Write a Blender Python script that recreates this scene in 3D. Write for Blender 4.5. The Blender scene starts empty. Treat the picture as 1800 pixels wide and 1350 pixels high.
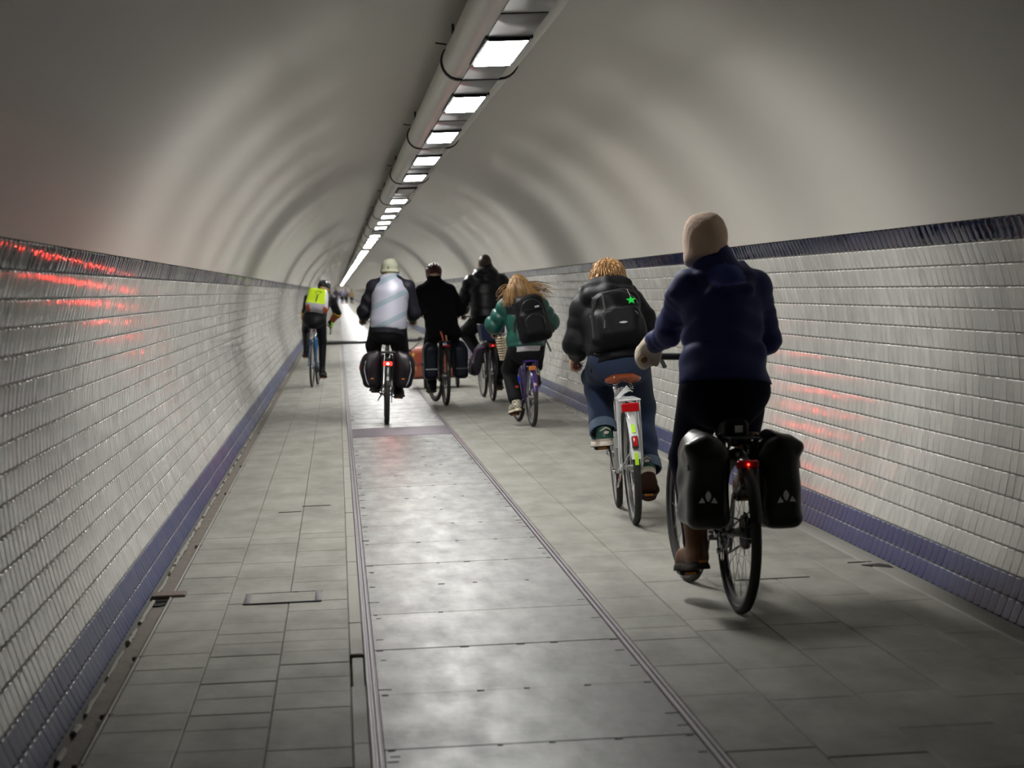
import bpy, math, random
import numpy as np
from mathutils import Vector, Matrix

random.seed(7)
rng = np.random.default_rng(7)
sc = bpy.context.scene
COL = sc.collection
PI = math.pi

# ------------------------------------------------------------------ camera, world, exposure
cam_d = bpy.data.cameras.new('camera')
cam_d.sensor_fit = 'HORIZONTAL'
cam_d.sensor_width = 36.0
cam_d.lens = 76.0                       # 3800 px on an 1800 px wide frame
cam_d.clip_start = 0.05
cam_d.clip_end = 1000
cam_d.dof.use_dof = True
cam_d.dof.focus_distance = 14.0
cam_d.dof.aperture_fstop = 4.8
cam = bpy.data.objects.new('camera', cam_d)
COL.objects.link(cam)
_m = Matrix(((0.996043, 0.0411356, -0.0787795, -0.85),
             (-0.0805194, 0.0425069, -0.9958463, 0.0),
             (-0.037616, 0.998249, 0.0456509, 1.44),
             (0, 0, 0, 1)))
cam.matrix_world = _m
sc.camera = cam

w = bpy.data.worlds.new('tunnel_air')
sc.world = w
w.use_nodes = True
w.node_tree.nodes['Background'].inputs[0].default_value = (0.5, 0.55, 0.6, 1)
w.node_tree.nodes['Background'].inputs[1].default_value = 0.0

sc.view_settings.view_transform = 'Standard'
sc.view_settings.look = 'None'
sc.view_settings.gamma = 1.0
sc.view_settings.use_curve_mapping = False
sc.view_settings.exposure = 0.0
LAMP = 103.0                             # emission of one lit ceiling panel
sc.cycles.max_bounces = 8
sc.cycles.diffuse_bounces = 6
sc.cycles.glossy_bounces = 4
sc.cycles.sample_clamp_indirect = 6.0
sc.cycles.caustics_reflective = False
sc.cycles.caustics_refractive = False
sc.cycles.blur_glossy = 0.3

# ------------------------------------------------------------------ materials
MATS = {}


def nodes_of(name):
    m = bpy.data.materials.new(name)
    m.use_nodes = True
    nt = m.node_tree
    return m, nt, nt.nodes['Principled BSDF']


def rgb(c):
    return (c[0], c[1], c[2], 1.0)


def mat(name, col, rough=0.6, metal=0.0, var=0.12, scale=40.0, bump=0.0, bscale=200.0, emit=None, spec=0.5,
        sheen=0.0, coat=0.0, stretch=(1, 1, 1), rvar=0.0):
    """Principled material with noise-driven colour variation, roughness variation and fine relief."""
    if name in MATS:
        return MATS[name]
    m, nt, b = nodes_of(name)
    tc = nt.nodes.new('ShaderNodeTexCoord')
    mp = nt.nodes.new('ShaderNodeMapping')
    mp.inputs['Scale'].default_value = stretch
    nt.links.new(tc.outputs['Object'], mp.inputs[0])
    n = nt.nodes.new('ShaderNodeTexNoise')
    n.inputs['Scale'].default_value = scale
    n.inputs['Detail'].default_value = 4
    nt.links.new(mp.outputs[0], n.inputs['Vector'])
    mx = nt.nodes.new('ShaderNodeMix')
    mx.data_type = 'RGBA'
    mx.inputs[6].default_value = rgb([max(0, x * (1 - var)) for x in col])
    mx.inputs[7].default_value = rgb([min(1, x * (1 + var)) for x in col])
    nt.links.new(n.outputs['Fac'], mx.inputs[0])
    nt.links.new(mx.outputs[2], b.inputs['Base Color'])
    b.inputs['Roughness'].default_value = rough
    if rvar:
        mr = nt.nodes.new('ShaderNodeMapRange')
        mr.inputs[1].default_value = 0.3
        mr.inputs[2].default_value = 0.7
        mr.inputs[3].default_value = max(0.02, rough - rvar)
        mr.inputs[4].default_value = min(1, rough + rvar)
        nt.links.new(n.outputs['Fac'], mr.inputs[0])
        nt.links.new(mr.outputs[0], b.inputs['Roughness'])
    b.inputs['Metallic'].default_value = metal
    b.inputs['Specular IOR Level'].default_value = spec
    b.inputs['Sheen Weight'].default_value = sheen
    b.inputs['Coat Weight'].default_value = coat
    b.inputs['Coat Roughness'].default_value = 0.1
    if bump:
        n2 = nt.nodes.new('ShaderNodeTexNoise')
        n2.inputs['Scale'].default_value = bscale
        n2.inputs['Detail'].default_value = 3
        nt.links.new(mp.outputs[0], n2.inputs['Vector'])
        bp = nt.nodes.new('ShaderNodeBump')
        bp.inputs['Strength'].default_value = bump
        bp.inputs['Distance'].default_value = 0.01
        nt.links.new(n2.outputs['Fac'], bp.inputs['Height'])
        nt.links.new(bp.outputs[0], b.inputs['Normal'])
    if emit:
        b.inputs['Emission Color'].default_value = rgb(emit[:3])
        b.inputs['Emission Strength'].default_value = emit[3]
    MATS[name] = m
    return m


def tile_mat(name, c0, c1, rough, island, spec=0.5):
    """Glazed tile: each tile has its own tint and gloss (per mesh island, or per object)."""
    if name in MATS:
        return MATS[name]
    m, nt, b = nodes_of(name)
    if island:
        src = nt.nodes.new('ShaderNodeNewGeometry').outputs['Random Per Island']
    else:
        src = nt.nodes.new('ShaderNodeObjectInfo').outputs['Random']
    mx = nt.nodes.new('ShaderNodeMix')
    mx.data_type = 'RGBA'
    mx.inputs[6].default_value = rgb(c0)
    mx.inputs[7].default_value = rgb(c1)
    nt.links.new(src, mx.inputs[0])
    tc = nt.nodes.new('ShaderNodeTexCoord')
    n = nt.nodes.new('ShaderNodeTexNoise')
    n.inputs['Scale'].default_value = 9.0
    n.inputs['Detail'].default_value = 5
    nt.links.new(tc.outputs['Object'], n.inputs['Vector'])
    # a thin film of tunnel grime in soft patches
    mr = nt.nodes.new('ShaderNodeMapRange')
    mr.inputs[1].default_value = 0.35
    mr.inputs[2].default_value = 0.75
    mr.inputs[3].default_value = 1.0
    mr.inputs[4].default_value = 0.82
    nt.links.new(n.outputs['Fac'], mr.inputs[0])
    mu = nt.nodes.new('ShaderNodeMix')
    mu.data_type = 'RGBA'
    mu.blend_type = 'MULTIPLY'
    mu.inputs[0].default_value = 1.0
    nt.links.new(mx.outputs[2], mu.inputs[6])
    nt.links.new(mr.outputs[0], mu.inputs[7])
    nt.links.new(mu.outputs[2], b.inputs['Base Color'])
    rr = nt.nodes.new('ShaderNodeMapRange')
    rr.inputs[3].default_value = rough
    rr.inputs[4].default_value = rough + 0.06
    nt.links.new(src, rr.inputs[0])
    nt.links.new(rr.outputs[0], b.inputs['Roughness'])
    b.inputs['Specular IOR Level'].default_value = spec
    n2 = nt.nodes.new('ShaderNodeTexNoise')
    n2.inputs['Scale'].default_value = 30.0
    nt.links.new(tc.outputs['Object'], n2.inputs['Vector'])
    bp = nt.nodes.new('ShaderNodeBump')
    bp.inputs['Strength'].default_value = 0.12
    bp.inputs['Distance'].default_value = 0.004
    nt.links.new(n2.outputs['Fac'], bp.inputs['Height'])
    nt.links.new(bp.outputs[0], b.inputs['Normal'])
    MATS[name] = m
    return m


# ------------------------------------------------------------------ mesh helpers
def mesh_np(name, V, faces, smooth=True):
    """Mesh from an (n,3) array and either an (m,4) quad array or a list of index tuples."""
    me = bpy.data.meshes.new(name)
    V = np.asarray(V, dtype=np.float32)
    me.vertices.add(len(V))
    me.vertices.foreach_set('co', V.ravel())
    if isinstance(faces, np.ndarray):
        cnt = np.full(len(faces), faces.shape[1], dtype=np.int32)
        loops = faces.astype(np.int32).ravel()
    else:
        cnt = np.array([len(f) for f in faces], dtype=np.int32)
        loops = np.array([i for f in faces for i in f], dtype=np.int32)
    me.loops.add(len(loops))
    me.loops.foreach_set('vertex_index', loops)
    me.polygons.add(len(cnt))
    st = np.zeros(len(cnt), dtype=np.int32)
    st[1:] = np.cumsum(cnt)[:-1]
    me.polygons.foreach_set('loop_start', st)
    me.polygons.foreach_set('loop_total', cnt)
    me.polygons.foreach_set('use_smooth', np.full(len(cnt), bool(smooth), dtype=bool))
    me.update(calc_edges=True)
    return me


def link(name, me, parent=None, M=None, **props):
    o = bpy.data.objects.new(name, me)
    COL.objects.link(o)
    if parent is not None:
        o.parent = parent
    if M is not None:
        if parent is not None:
            o.matrix_local = M
        else:
            o.matrix_world = M
    for k, v in props.items():
        if v is not None:
            o[k] = v
    return o


def empty(name, M, label=None, category=None, group=None, kind=None):
    o = bpy.data.objects.new(name, None)
    o.empty_display_size = 0.1
    COL.objects.link(o)
    o.matrix_world = M
    for k, v in (('label', label), ('category', category), ('group', group), ('kind', kind)):
        if v:
            o[k] = v
    return o


def rot_to(z, x=None):
    """3x3 rotation whose columns are x, y, z with the given z axis (and approximate x)."""
    z = np.asarray(z, float)
    z = z / np.linalg.norm(z)
    x = np.array([1.0, 0, 0]) if x is None else np.asarray(x, float)
    x = x - z * (x @ z)
    if np.linalg.norm(x) < 1e-6:
        x = np.array([0, 1.0, 0]) - z * z[1]
    x = x / np.linalg.norm(x)
    return np.stack([x, np.cross(z, x), z], 1)


class MB:
    """Collects lofts, tubes, boxes, rings into one mesh."""

    def __init__(self):
        self.V, self.F, self.n = [], [], 0

    def add(self, V, F):
        self.V.append(np.asarray(V, float))
        self.F += [tuple(i + self.n for i in f) for f in F]
        self.n += len(V)

    def loft(self, rings, closed=False, caps=True):
        m = len(rings[0])
        V = np.concatenate([np.asarray(r, float) for r in rings])
        F = []
        k = len(rings)
        for i in range(k if closed else k - 1):
            a, b = i * m, ((i + 1) % k) * m
            for j in range(m):
                j2 = (j + 1) % m
                F.append((a + j, a + j2, b + j2, b + j))
        if caps and not closed:
            F.append(tuple(range(m - 1, -1, -1)))
            F.append(tuple((k - 1) * m + j for j in range(m)))
        self.add(V, F)

    def tube(self, pts, r, n=8, closed=False, flat=1.0, caps=True, up=None):
        P = np.asarray(pts, float)
        k = len(P)
        rs = np.full(k, r, float) if np.isscalar(r) else np.asarray(r, float)
        T = np.zeros_like(P)
        for i in range(k):
            a = P[(i - 1) % k] if (closed or i > 0) else P[i]
            b = P[(i + 1) % k] if (closed or i < k - 1) else P[i]
            T[i] = (b - a) / max(1e-9, np.linalg.norm(b - a))
        x = np.array([1.0, 0, 0]) if up is None else np.asarray(up, float)
        if abs(x @ T[0]) > 0.95:
            x = np.array([0, 0, 1.0])
        rings = []
        an = np.arange(n) * 2 * PI / n
        for i in range(k):
            x = x - T[i] * (x @ T[i])
            x = x / max(1e-9, np.linalg.norm(x))
            y = np.cross(T[i], x)
            rings.append(P[i] + rs[i] * (np.cos(an)[:, None] * x + flat * np.sin(an)[:, None] * y))
        self.loft(rings, closed, caps)

    def ring(self, c, R, r, n=40, m=8, ax=0, a0=0.0, a1=2 * PI, flat=1.0):
        """Torus (or arc) about the local x axis through c."""
        full = abs(a1 - a0 - 2 * PI) < 1e-6
        k = n if full else n + 1
        rings = []
        an = np.arange(m) * 2 * PI / m
        for i in range(k):
            a = a0 + (a1 - a0) * i / n
            e = np.array([0, math.cos(a), math.sin(a)])
            rings.append(np.asarray(c) + R * e + r * (np.cos(an)[:, None] * e + flat * np.sin(an)[:, None] * np.array([1.0, 0, 0])))
        self.loft(rings, full, not full)

    def box(self, c, h, rot=None, bev=0.0):
        h = np.asarray(h, float)
        b = min(bev, 0.45 * h.min()) if bev else 0.0
        if not b:
            V = np.array([[x, y, z] for x in (-1, 1) for y in (-1, 1) for z in (-1, 1)], float) * h
            F = [(0, 1, 3, 2), (4, 6, 7, 5), (0, 4, 5, 1), (2, 3, 7, 6), (0, 2, 6, 4), (1, 5, 7, 3)]
        else:
            def sq(dx, dy, z):
                return [(-dx, -dy + b, z), (-dx + b, -dy, z), (dx - b, -dy, z), (dx, -dy + b, z), (dx, dy - b, z), (dx - b, dy, z),
                        (-dx + b, dy, z), (-dx, dy - b, z)]
            R = [sq(h[0] - b, h[1] - b, -h[2]), sq(h[0], h[1], -h[2] + b), sq(h[0], h[1], h[2] - b), sq(h[0] - b, h[1] - b, h[2])]
            V = np.array([p for r in R for p in r], float)
            F = []
            for i in range(3):
                for j in range(8):
                    F.append((i * 8 + j, i * 8 + (j + 1) % 8, i * 8 + 8 + (j + 1) % 8, i * 8 + 8 + j))
            F.append(tuple(range(7, -1, -1)))
            F.append(tuple(24 + j for j in range(8)))
        if rot is not None:
            V = V @ np.asarray(rot).T
        self.add(V + np.asarray(c, float), F)

    def disc(self, c, r, t, n=20, ax=(1, 0, 0)):
        R = rot_to(ax)
        an = np.arange(n) * 2 * PI / n
        ci = np.stack([np.cos(an), np.sin(an), 0 * an], 1)
        prof = [(r - min(t * .3, r * .3), -t), (r, -t * .6), (r, t * .6), (r - min(t * .3, r * .3), t)]
        self.loft([(ci * q + np.array([0, 0, z])) @ R.T + np.asarray(c) for q, z in prof])

    def poly(self, P2, c, rot, t):
        """Extruded outline: P2 is a list of (u, v) in the frame rot (columns u, v, w)."""
        R = np.asarray(rot)
        a = np.array([[u, v, -t] for u, v in P2]) @ R.T + np.asarray(c)
        b = np.array([[u, v, t] for u, v in P2]) @ R.T + np.asarray(c)
        self.loft([a, b])

    def ball(self, c, r, n=10, m=7, rot=None):
        r = np.array([r, r, r], float) if np.isscalar(r) else np.asarray(r, float)
        rings = []
        for i in range(1, m):
            f = PI * i / m
            an = np.arange(n) * 2 * PI / n
            q = np.stack([np.sin(f) * np.cos(an), np.sin(f) * np.sin(an), np.full(n, -np.cos(f))], 1) * r
            if rot is not None:
                q = q @ np.asarray(rot).T
            rings.append(q + np.asarray(c))
        self.loft(rings)

    def build(self, name, material, parent=None, M=None, smooth=True, angle=40, **props):
        V = np.concatenate(self.V)
        me = mesh_np(name, V, self.F, smooth)
        if smooth and angle:
            try:
                me.set_sharp_from_angle(angle=math.radians(angle))
            except Exception:
                pass
        me.materials.append(material)
        return link(name, me, parent, M, **props)

    def build_top(self, name, material, F, **props):
        """A thing that is one mesh: origin at its own centre, placed in frame F."""
        V = np.concatenate(self.V)
        c = (V.max(0) + V.min(0)) / 2
        self.V = [V - c]
        return self.build(name, material, None, F @ Matrix.Translation(Vector(c)), **props)


# ------------------------------------------------------------------ distance-field modelling (clothes, bodies, bags)
class SDF:
    def __init__(self, lo, hi, vox):
        self.lo = np.asarray(lo, float) - 3 * vox
        self.vox = vox
        n = np.ceil((np.asarray(hi, float) + 3 * vox - self.lo) / vox).astype(int) + 1
        self.n = n
        self.f = np.full(n, 0.5, dtype=np.float32)
        self.ax = [(self.lo[i] + vox * np.arange(n[i])).astype(np.float32) for i in range(3)]

    def win(self, lo, hi):
        a = np.clip(np.floor((np.asarray(lo) - self.lo) / self.vox).astype(int), 0, self.n - 1)
        b = np.clip(np.ceil((np.asarray(hi) - self.lo) / self.vox).astype(int) + 1, 1, self.n)
        if (b <= a).any():
            return None
        sl = tuple(slice(a[i], b[i]) for i in range(3))
        X = self.ax[0][sl[0]][:, None, None]
        Y = self.ax[1][sl[1]][None, :, None]
        Z = self.ax[2][sl[2]][None, None, :]
        return sl, X, Y, Z

    def _mix(self, sl, d, k, sub=False):
        o = self.f[sl]
        if sub:
            h = np.clip(0.5 - 0.5 * (o + d) / k, 0, 1)
            self.f[sl] = o + (-d - o) * h + k * h * (1 - h)
        else:
            h = np.clip(0.5 + 0.5 * (o - d) / k, 0, 1)
            self.f[sl] = o + (d - o) * h - k * h * (1 - h)

    def cone(self, a, b, r1, r2=None, k=0.02, flat=None, mod=None, sub=False):
        a = np.asarray(a, float)
        b = np.asarray(b, float)
        r2 = r1 if r2 is None else r2
        m = max(r1, r2) + k + 3 * self.vox + (mod[0] if mod else 0)
        W = self.win(np.minimum(a, b) - m, np.maximum(a, b) + m)
        if W is None:
            return
        sl, X, Y, Z = W
        qx, qy, qz = X - a[0], Y - a[1], Z - a[2]
        ba = b - a
        if flat is not None:
            n = np.asarray(flat[0], float)
            n = n / np.linalg.norm(n)
            fa = flat[1] - 1.0
            dn = (qx * n[0] + qy * n[1] + qz * n[2]) * fa
            qx, qy, qz = qx + n[0] * dn, qy + n[1] * dn, qz + n[2] * dn
            ba = ba + n * (ba @ n) * fa
        L2 = float(ba @ ba) + 1e-12
        t = np.clip((qx * ba[0] + qy * ba[1] + qz * ba[2]) / L2, 0, 1)
        d = np.sqrt((qx - t * ba[0]) ** 2 + (qy - t * ba[1]) ** 2 + (qz - t * ba[2]) ** 2) - (r1 + (r2 - r1) * t)
        if mod is not None:                      # quilted baffles along the limb
            d = d - mod[0] * np.sqrt(np.abs(np.sin(PI * (t * math.sqrt(L2) / mod[1] + mod[2])))) + mod[0] * 0.5
        self._mix(sl, d.astype(np.float32), k, sub)

    def chain(self, P, R, k=0.02, flat=None, mod=None):
        for i in range(len(P) - 1):
            self.cone(P[i], P[i + 1], R[i], R[i + 1], k, flat, mod)

    def ell(self, c, r, rot=None, k=0.02, sub=False):
        c = np.asarray(c, float)
        r = np.asarray(r, float)
        m = r.max() + k + 3 * self.vox
        W = self.win(c - m, c + m)
        if W is None:
            return
        sl, X, Y, Z = W
        q = [X - c[0], Y - c[1], Z - c[2]]
        if rot is not None:
            R = np.asarray(rot)
            q = [q[0] * R[0, i] + q[1] * R[1, i] + q[2] * R[2, i] for i in range(3)]
        s = np.sqrt((q[0] / r[0]) ** 2 + (q[1] / r[1]) ** 2 + (q[2] / r[2]) ** 2)
        g = np.sqrt((q[0] / r[0] ** 2) ** 2 + (q[1] / r[1] ** 2) ** 2 + (q[2] / r[2] ** 2) ** 2) + 1e-9
        self._mix(sl, (s * (s - 1) / g).astype(np.float32), k, sub)

    def box(self, c, h, r=0.02, rot=None, k=0.02, sub=False, taper=0.0):
        c = np.asarray(c, float)
        h = np.asarray(h, float)
        m = np.linalg.norm(h) + k + 3 * self.vox
        W = self.win(c - m, c + m)
        if W is None:
            return
        sl, X, Y, Z = W
        q = [X - c[0], Y - c[1], Z - c[2]]
        if rot is not None:
            R = np.asarray(rot)
            q = [q[0] * R[0, i] + q[1] * R[1, i] + q[2] * R[2, i] for i in range(3)]
        sx = 1.0 + taper * q[2] / h[2] if taper else 1.0
        e = [np.abs(q[0]) - (h[0] * sx - r), np.abs(q[1]) - (h[1] - r), np.abs(q[2]) - (h[2] - r)]
        out = np.sqrt(np.maximum(e[0], 0) ** 2 + np.maximum(e[1], 0) ** 2 + np.maximum(e[2], 0) ** 2)
        ins = np.minimum(np.maximum(np.maximum(e[0], e[1]), e[2]), 0)
        self._mix(sl, (out + ins - r).astype(np.float32), k, sub)

    def cut(self, p, n):
        n = np.asarray(n, float)
        n = n / np.linalg.norm(n)
        d = ((self.ax[0][:, None, None] - p[0]) * n[0] + (self.ax[1][None, :, None] - p[1]) * n[1]
             + (self.ax[2][None, None, :] - p[2]) * n[2])
        self.f = np.maximum(self.f, d.astype(np.float32))

    def wrinkle(self, amp, freq=28.0, seed=0.0, dirn=(0.5, 0.3, 1.0)):
        X = self.ax[0][:, None, None]
        Y = self.ax[1][None, :, None]
        Z = self.ax[2][None, None, :]
        wx = np.sin(9 * Y + 7 * Z + seed) + 0.5 * np.sin(23 * X - 17 * Y + seed * 2)
        ph = freq * (dirn[0] * X + dirn[1] * Y + dirn[2] * Z) + 1.6 * wx
        g = np.sin(ph) + 0.6 * np.sin(1.9 * freq * (dirn[2] * X * 0.4 - dirn[0] * Z * 0.7 + Y * .3) + 1.3 * wx + seed)
        e = 0.5 + 0.5 * np.sin(5 * X + 6.1 * Z + 4 * Y + seed * 3)
        self.f = (self.f + amp * g * e).astype(np.float32)

    def mesh(self, name, material, parent=None, M=None, matfn=None, mats=None, smooth=True, top=None, **props):
        V, F = nets(self.f, self.lo, self.vox)
        if top is not None:
            c = (V.max(0) + V.min(0)) / 2
            V = V - c
            M = top @ Matrix.Translation(Vector(c))
        me = mesh_np(name, V, F, smooth)
        for mm in (mats or [material]):
            me.materials.append(mm)
        if matfn is not None:
            cen = V[F].mean(1)
            if top is not None:
                cen = cen + c
            me.polygons.foreach_set('material_index', np.asarray(matfn(cen), dtype=np.int32))
        return link(name, me, parent, M, **props)


def nets(f, lo, vox):
    """Naive surface nets on a sampled distance field."""
    f = f.copy()
    for a in range(3):
        s = [slice(None)] * 3
        for e in (0, -1):
            s[a] = e
            f[tuple(s)] = np.maximum(f[tuple(s)], 0.01)
    s = f < 0
    n = np.array(f.shape) - 1
    tot = np.zeros(n, dtype=np.int8)
    cor = [(i, j, k) for i in (0, 1) for j in (0, 1) for k in (0, 1)]
    for i, j, k in cor:
        tot += s[i:n[0] + i, j:n[1] + j, k:n[2] + k]
    act = (tot > 0) & (tot < 8)
    A = np.argwhere(act)
    ids = np.full(n, -1, dtype=np.int32)
    ids[act] = np.arange(len(A))
    acc = np.zeros((len(A), 3))
    cnt = np.zeros(len(A))
    for p in cor:
        for ax in range(3):
            if p[ax]:
                continue
            q = list(p)
            q[ax] = 1
            fp = f[A[:, 0] + p[0], A[:, 1] + p[1], A[:, 2] + p[2]]
            fq = f[A[:, 0] + q[0], A[:, 1] + q[1], A[:, 2] + q[2]]
            m = (fp < 0) != (fq < 0)
            t = fp[m] / (fp[m] - fq[m])
            pos = A[m] + np.array(p, float)
            pos[:, ax] += t
            acc[m] += pos
            cnt[m] += 1
    V = np.asarray(lo) + vox * acc / np.maximum(cnt, 1)[:, None]
    Q = []
    for ax in range(3):
        b, c = (ax + 1) % 3, (ax + 2) % 3
        sl0 = [slice(None)] * 3
        sl1 = [slice(None)] * 3
        sl0[ax] = slice(0, -1)
        sl1[ax] = slice(1, None)
        ch = s[tuple(sl0)] != s[tuple(sl1)]
        E = np.argwhere(ch)
        E = E[(E[:, b] > 0) & (E[:, c] > 0) & (E[:, b] < n[b]) & (E[:, c] < n[c])]
        ins = s[E[:, 0], E[:, 1], E[:, 2]]

        def cell(db, dc):
            D = E.copy()
            D[:, b] -= db
            D[:, c] -= dc
            return ids[D[:, 0], D[:, 1], D[:, 2]]
        q = np.stack([cell(1, 1), cell(0, 1), cell(0, 0), cell(1, 0)], 1)
        q[~ins] = q[~ins][:, ::-1]
        Q.append(q)
    F = np.concatenate(Q)
    F = F[(F >= 0).all(1)]
    return V, F

# ------------------------------------------------------------------ the tunnel
TR, TZ = 2.021, 0.895                    # lining circle
TH0, DTH = 0.331, -0.05                  # lower edge of the dark band, one tile row
FLOOR_HW = math.sqrt(TR * TR - TZ * TZ)  # 1.812
Y0, Y1 = -14.0, 400.0
TILE_END = 62.0

M_GROUT = mat('grout', (0.10, 0.095, 0.085), 0.9, var=0.3, scale=30, bump=0.3, bscale=150)
M_CEIL = mat('ceiling_paint', (0.53, 0.51, 0.465), 0.34, var=0.04, scale=1.4, spec=0.5)
M_CREAM_F = tile_mat('cream_glaze_field', (0.49, 0.485, 0.45), (0.57, 0.565, 0.53), 0.07, True)
M_CREAM_1 = tile_mat('cream_glaze', (0.49, 0.485, 0.45), (0.57, 0.565, 0.53), 0.07, False)
M_BLUE_F = tile_mat('blue_glaze_field', (0.027, 0.038, 0.112), (0.033, 0.047, 0.135), 0.28, True, 0.2)
M_BLUE_1 = tile_mat('blue_glaze', (0.027, 0.038, 0.112), (0.033, 0.047, 0.135), 0.28, False, 0.2)
M_NAVY_F = tile_mat('navy_glaze_field', (0.004, 0.006, 0.024), (0.012, 0.016, 0.048), 0.035, True, 0.14)
M_NAVY_1 = tile_mat('navy_glaze', (0.004, 0.006, 0.024), (0.012, 0.016, 0.048), 0.035, False, 0.14)
M_CONC = mat('concrete', (0.22, 0.212, 0.188), 0.7, var=0.22, scale=2.2, bump=0.25, bscale=60, rvar=0.1)
M_BED = mat('dark_joint', (0.055, 0.05, 0.045), 0.95, var=0.4, scale=8)


def slab_mat(name, c0, c1, rough, streak, spec):
    m, nt, b = nodes_of(name)
    b.inputs['Specular IOR Level'].default_value = spec
    oi = nt.nodes.new('ShaderNodeObjectInfo')
    mx = nt.nodes.new('ShaderNodeMix')
    mx.data_type = 'RGBA'
    mx.inputs[6].default_value = rgb(c0)
    mx.inputs[7].default_value = rgb(c1)
    nt.links.new(oi.outputs['Random'], mx.inputs[0])
    g = nt.nodes.new('ShaderNodeNewGeometry')
    mp = nt.nodes.new('ShaderNodeMapping')
    mp.inputs['Scale'].default_value = streak
    nt.links.new(g.outputs['Position'], mp.inputs[0])
    n = nt.nodes.new('ShaderNodeTexNoise')
    n.inputs['Scale'].default_value = 3.0
    n.inputs['Detail'].default_value = 6
    n.inputs['Roughness'].default_value = 0.62
    nt.links.new(mp.outputs[0], n.inputs['Vector'])
    mr = nt.nodes.new('ShaderNodeMapRange')
    mr.inputs[1].default_value = 0.3
    mr.inputs[2].default_value = 0.7
    mr.inputs[3].default_value = 0.72
    mr.inputs[4].default_value = 1.12
    nt.links.new(n.outputs['Fac'], mr.inputs[0])
    mu = nt.nodes.new('ShaderNodeMix')
    mu.data_type = 'RGBA'
    mu.blend_type = 'MULTIPLY'
    mu.inputs[0].default_value = 1.0
    nt.links.new(mx.outputs[2], mu.inputs[6])
    nt.links.new(mr.outputs[0], mu.inputs[7])
    nt.links.new(mu.outputs[2], b.inputs['Base Color'])
    rr = nt.nodes.new('ShaderNodeMapRange')
    rr.inputs[1].default_value = 0.3
    rr.inputs[2].default_value = 0.7
    rr.inputs[3].default_value = rough + 0.09
    rr.inputs[4].default_value = rough - 0.07
    nt.links.new(n.outputs['Fac'], rr.inputs[0])
    nt.links.new(rr.outputs[0], b.inputs['Roughness'])
    n2 = nt.nodes.new('ShaderNodeTexNoise')
    n2.inputs['Scale'].default_value = 14.0
    n2.inputs['Detail'].default_value = 5
    nt.links.new(g.outputs['Position'], n2.inputs['Vector'])
    bp = nt.nodes.new('ShaderNodeBump')
    bp.inputs['Strength'].default_value = 0.22
    bp.inputs['Distance'].default_value = 0.01
    nt.links.new(n2.outputs['Fac'], bp.inputs['Height'])
    nt.links.new(bp.outputs[0], b.inputs['Normal'])
    MATS[name] = m
    return m


M_SLAB = slab_mat('concrete_slab', (0.200, 0.194, 0.170), (0.228, 0.221, 0.194), 0.70, (1.2, 0.5, 1), 0.35)
M_PLATE = slab_mat('worn_cover_plate', (0.185, 0.186, 0.182), (0.215, 0.215, 0.21), 0.43, (2.6, 0.8, 1), 0.14)
M_RAIL = mat('steel_edge_rail', (0.16, 0.14, 0.16), 0.5, 0.3, var=0.3, scale=9, bump=0.2, bscale=60)
M_RUST = mat('rusty_iron', (0.12, 0.085, 0.07), 0.7, 0.3, var=0.4, scale=20, bump=0.3)
M_DARK = mat('black_void', (0.006, 0.006, 0.006), 0.9)


def arc(side, th, r):
    return np.array([side * r * math.cos(th), 0, TZ + r * math.sin(th)])


def tile_rows():
    """(theta_bottom, theta_top, kind) from the floor up."""
    tf = -math.asin(TZ / TR)
    te = TH0 + 14 * DTH
    R = [(tf, (tf + te) / 2, 1), ((tf + te) / 2, te, 1)]
    R += [(te - i * DTH, te - (i + 1) * DTH, 0) for i in range(14)]
    R.append((TH0, TH0 - DTH * 1.02, 2))
    return R


ROWS = tile_rows()
PITCH = 0.1


def tile_proto(hu, hv):
    """Glazed tile in its own frame: u along the tunnel, v up the wall, w into the room."""
    V = []
    for iu, iv, wz in ((0, 0, -0.002), (0.0007, 0.0016, 0.0024), (0.006, 0.007, 0.0027)):
        V += [(-hu + iu, -hv + iv, wz), (hu - iu, -hv + iv, wz), (hu - iu, hv - iv, wz), (-hu + iu, hv - iv, wz)]
    F = []
    for i in range(2):
        for j in range(4):
            F.append((i * 4 + j, i * 4 + (j + 1) % 4, i * 4 + 4 + (j + 1) % 4, i * 4 + 4 + j))
    F.append((8, 9, 10, 11))
    return np.array(V), np.array(F)


def wall_frame(side, thm):
    nrm = np.array([-side * math.cos(thm), 0, -math.sin(thm)])
    vup = np.array([-side * math.sin(thm), 0, math.cos(thm)])
    u = np.cross(vup, nrm)
    return u, vup, nrm


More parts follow.
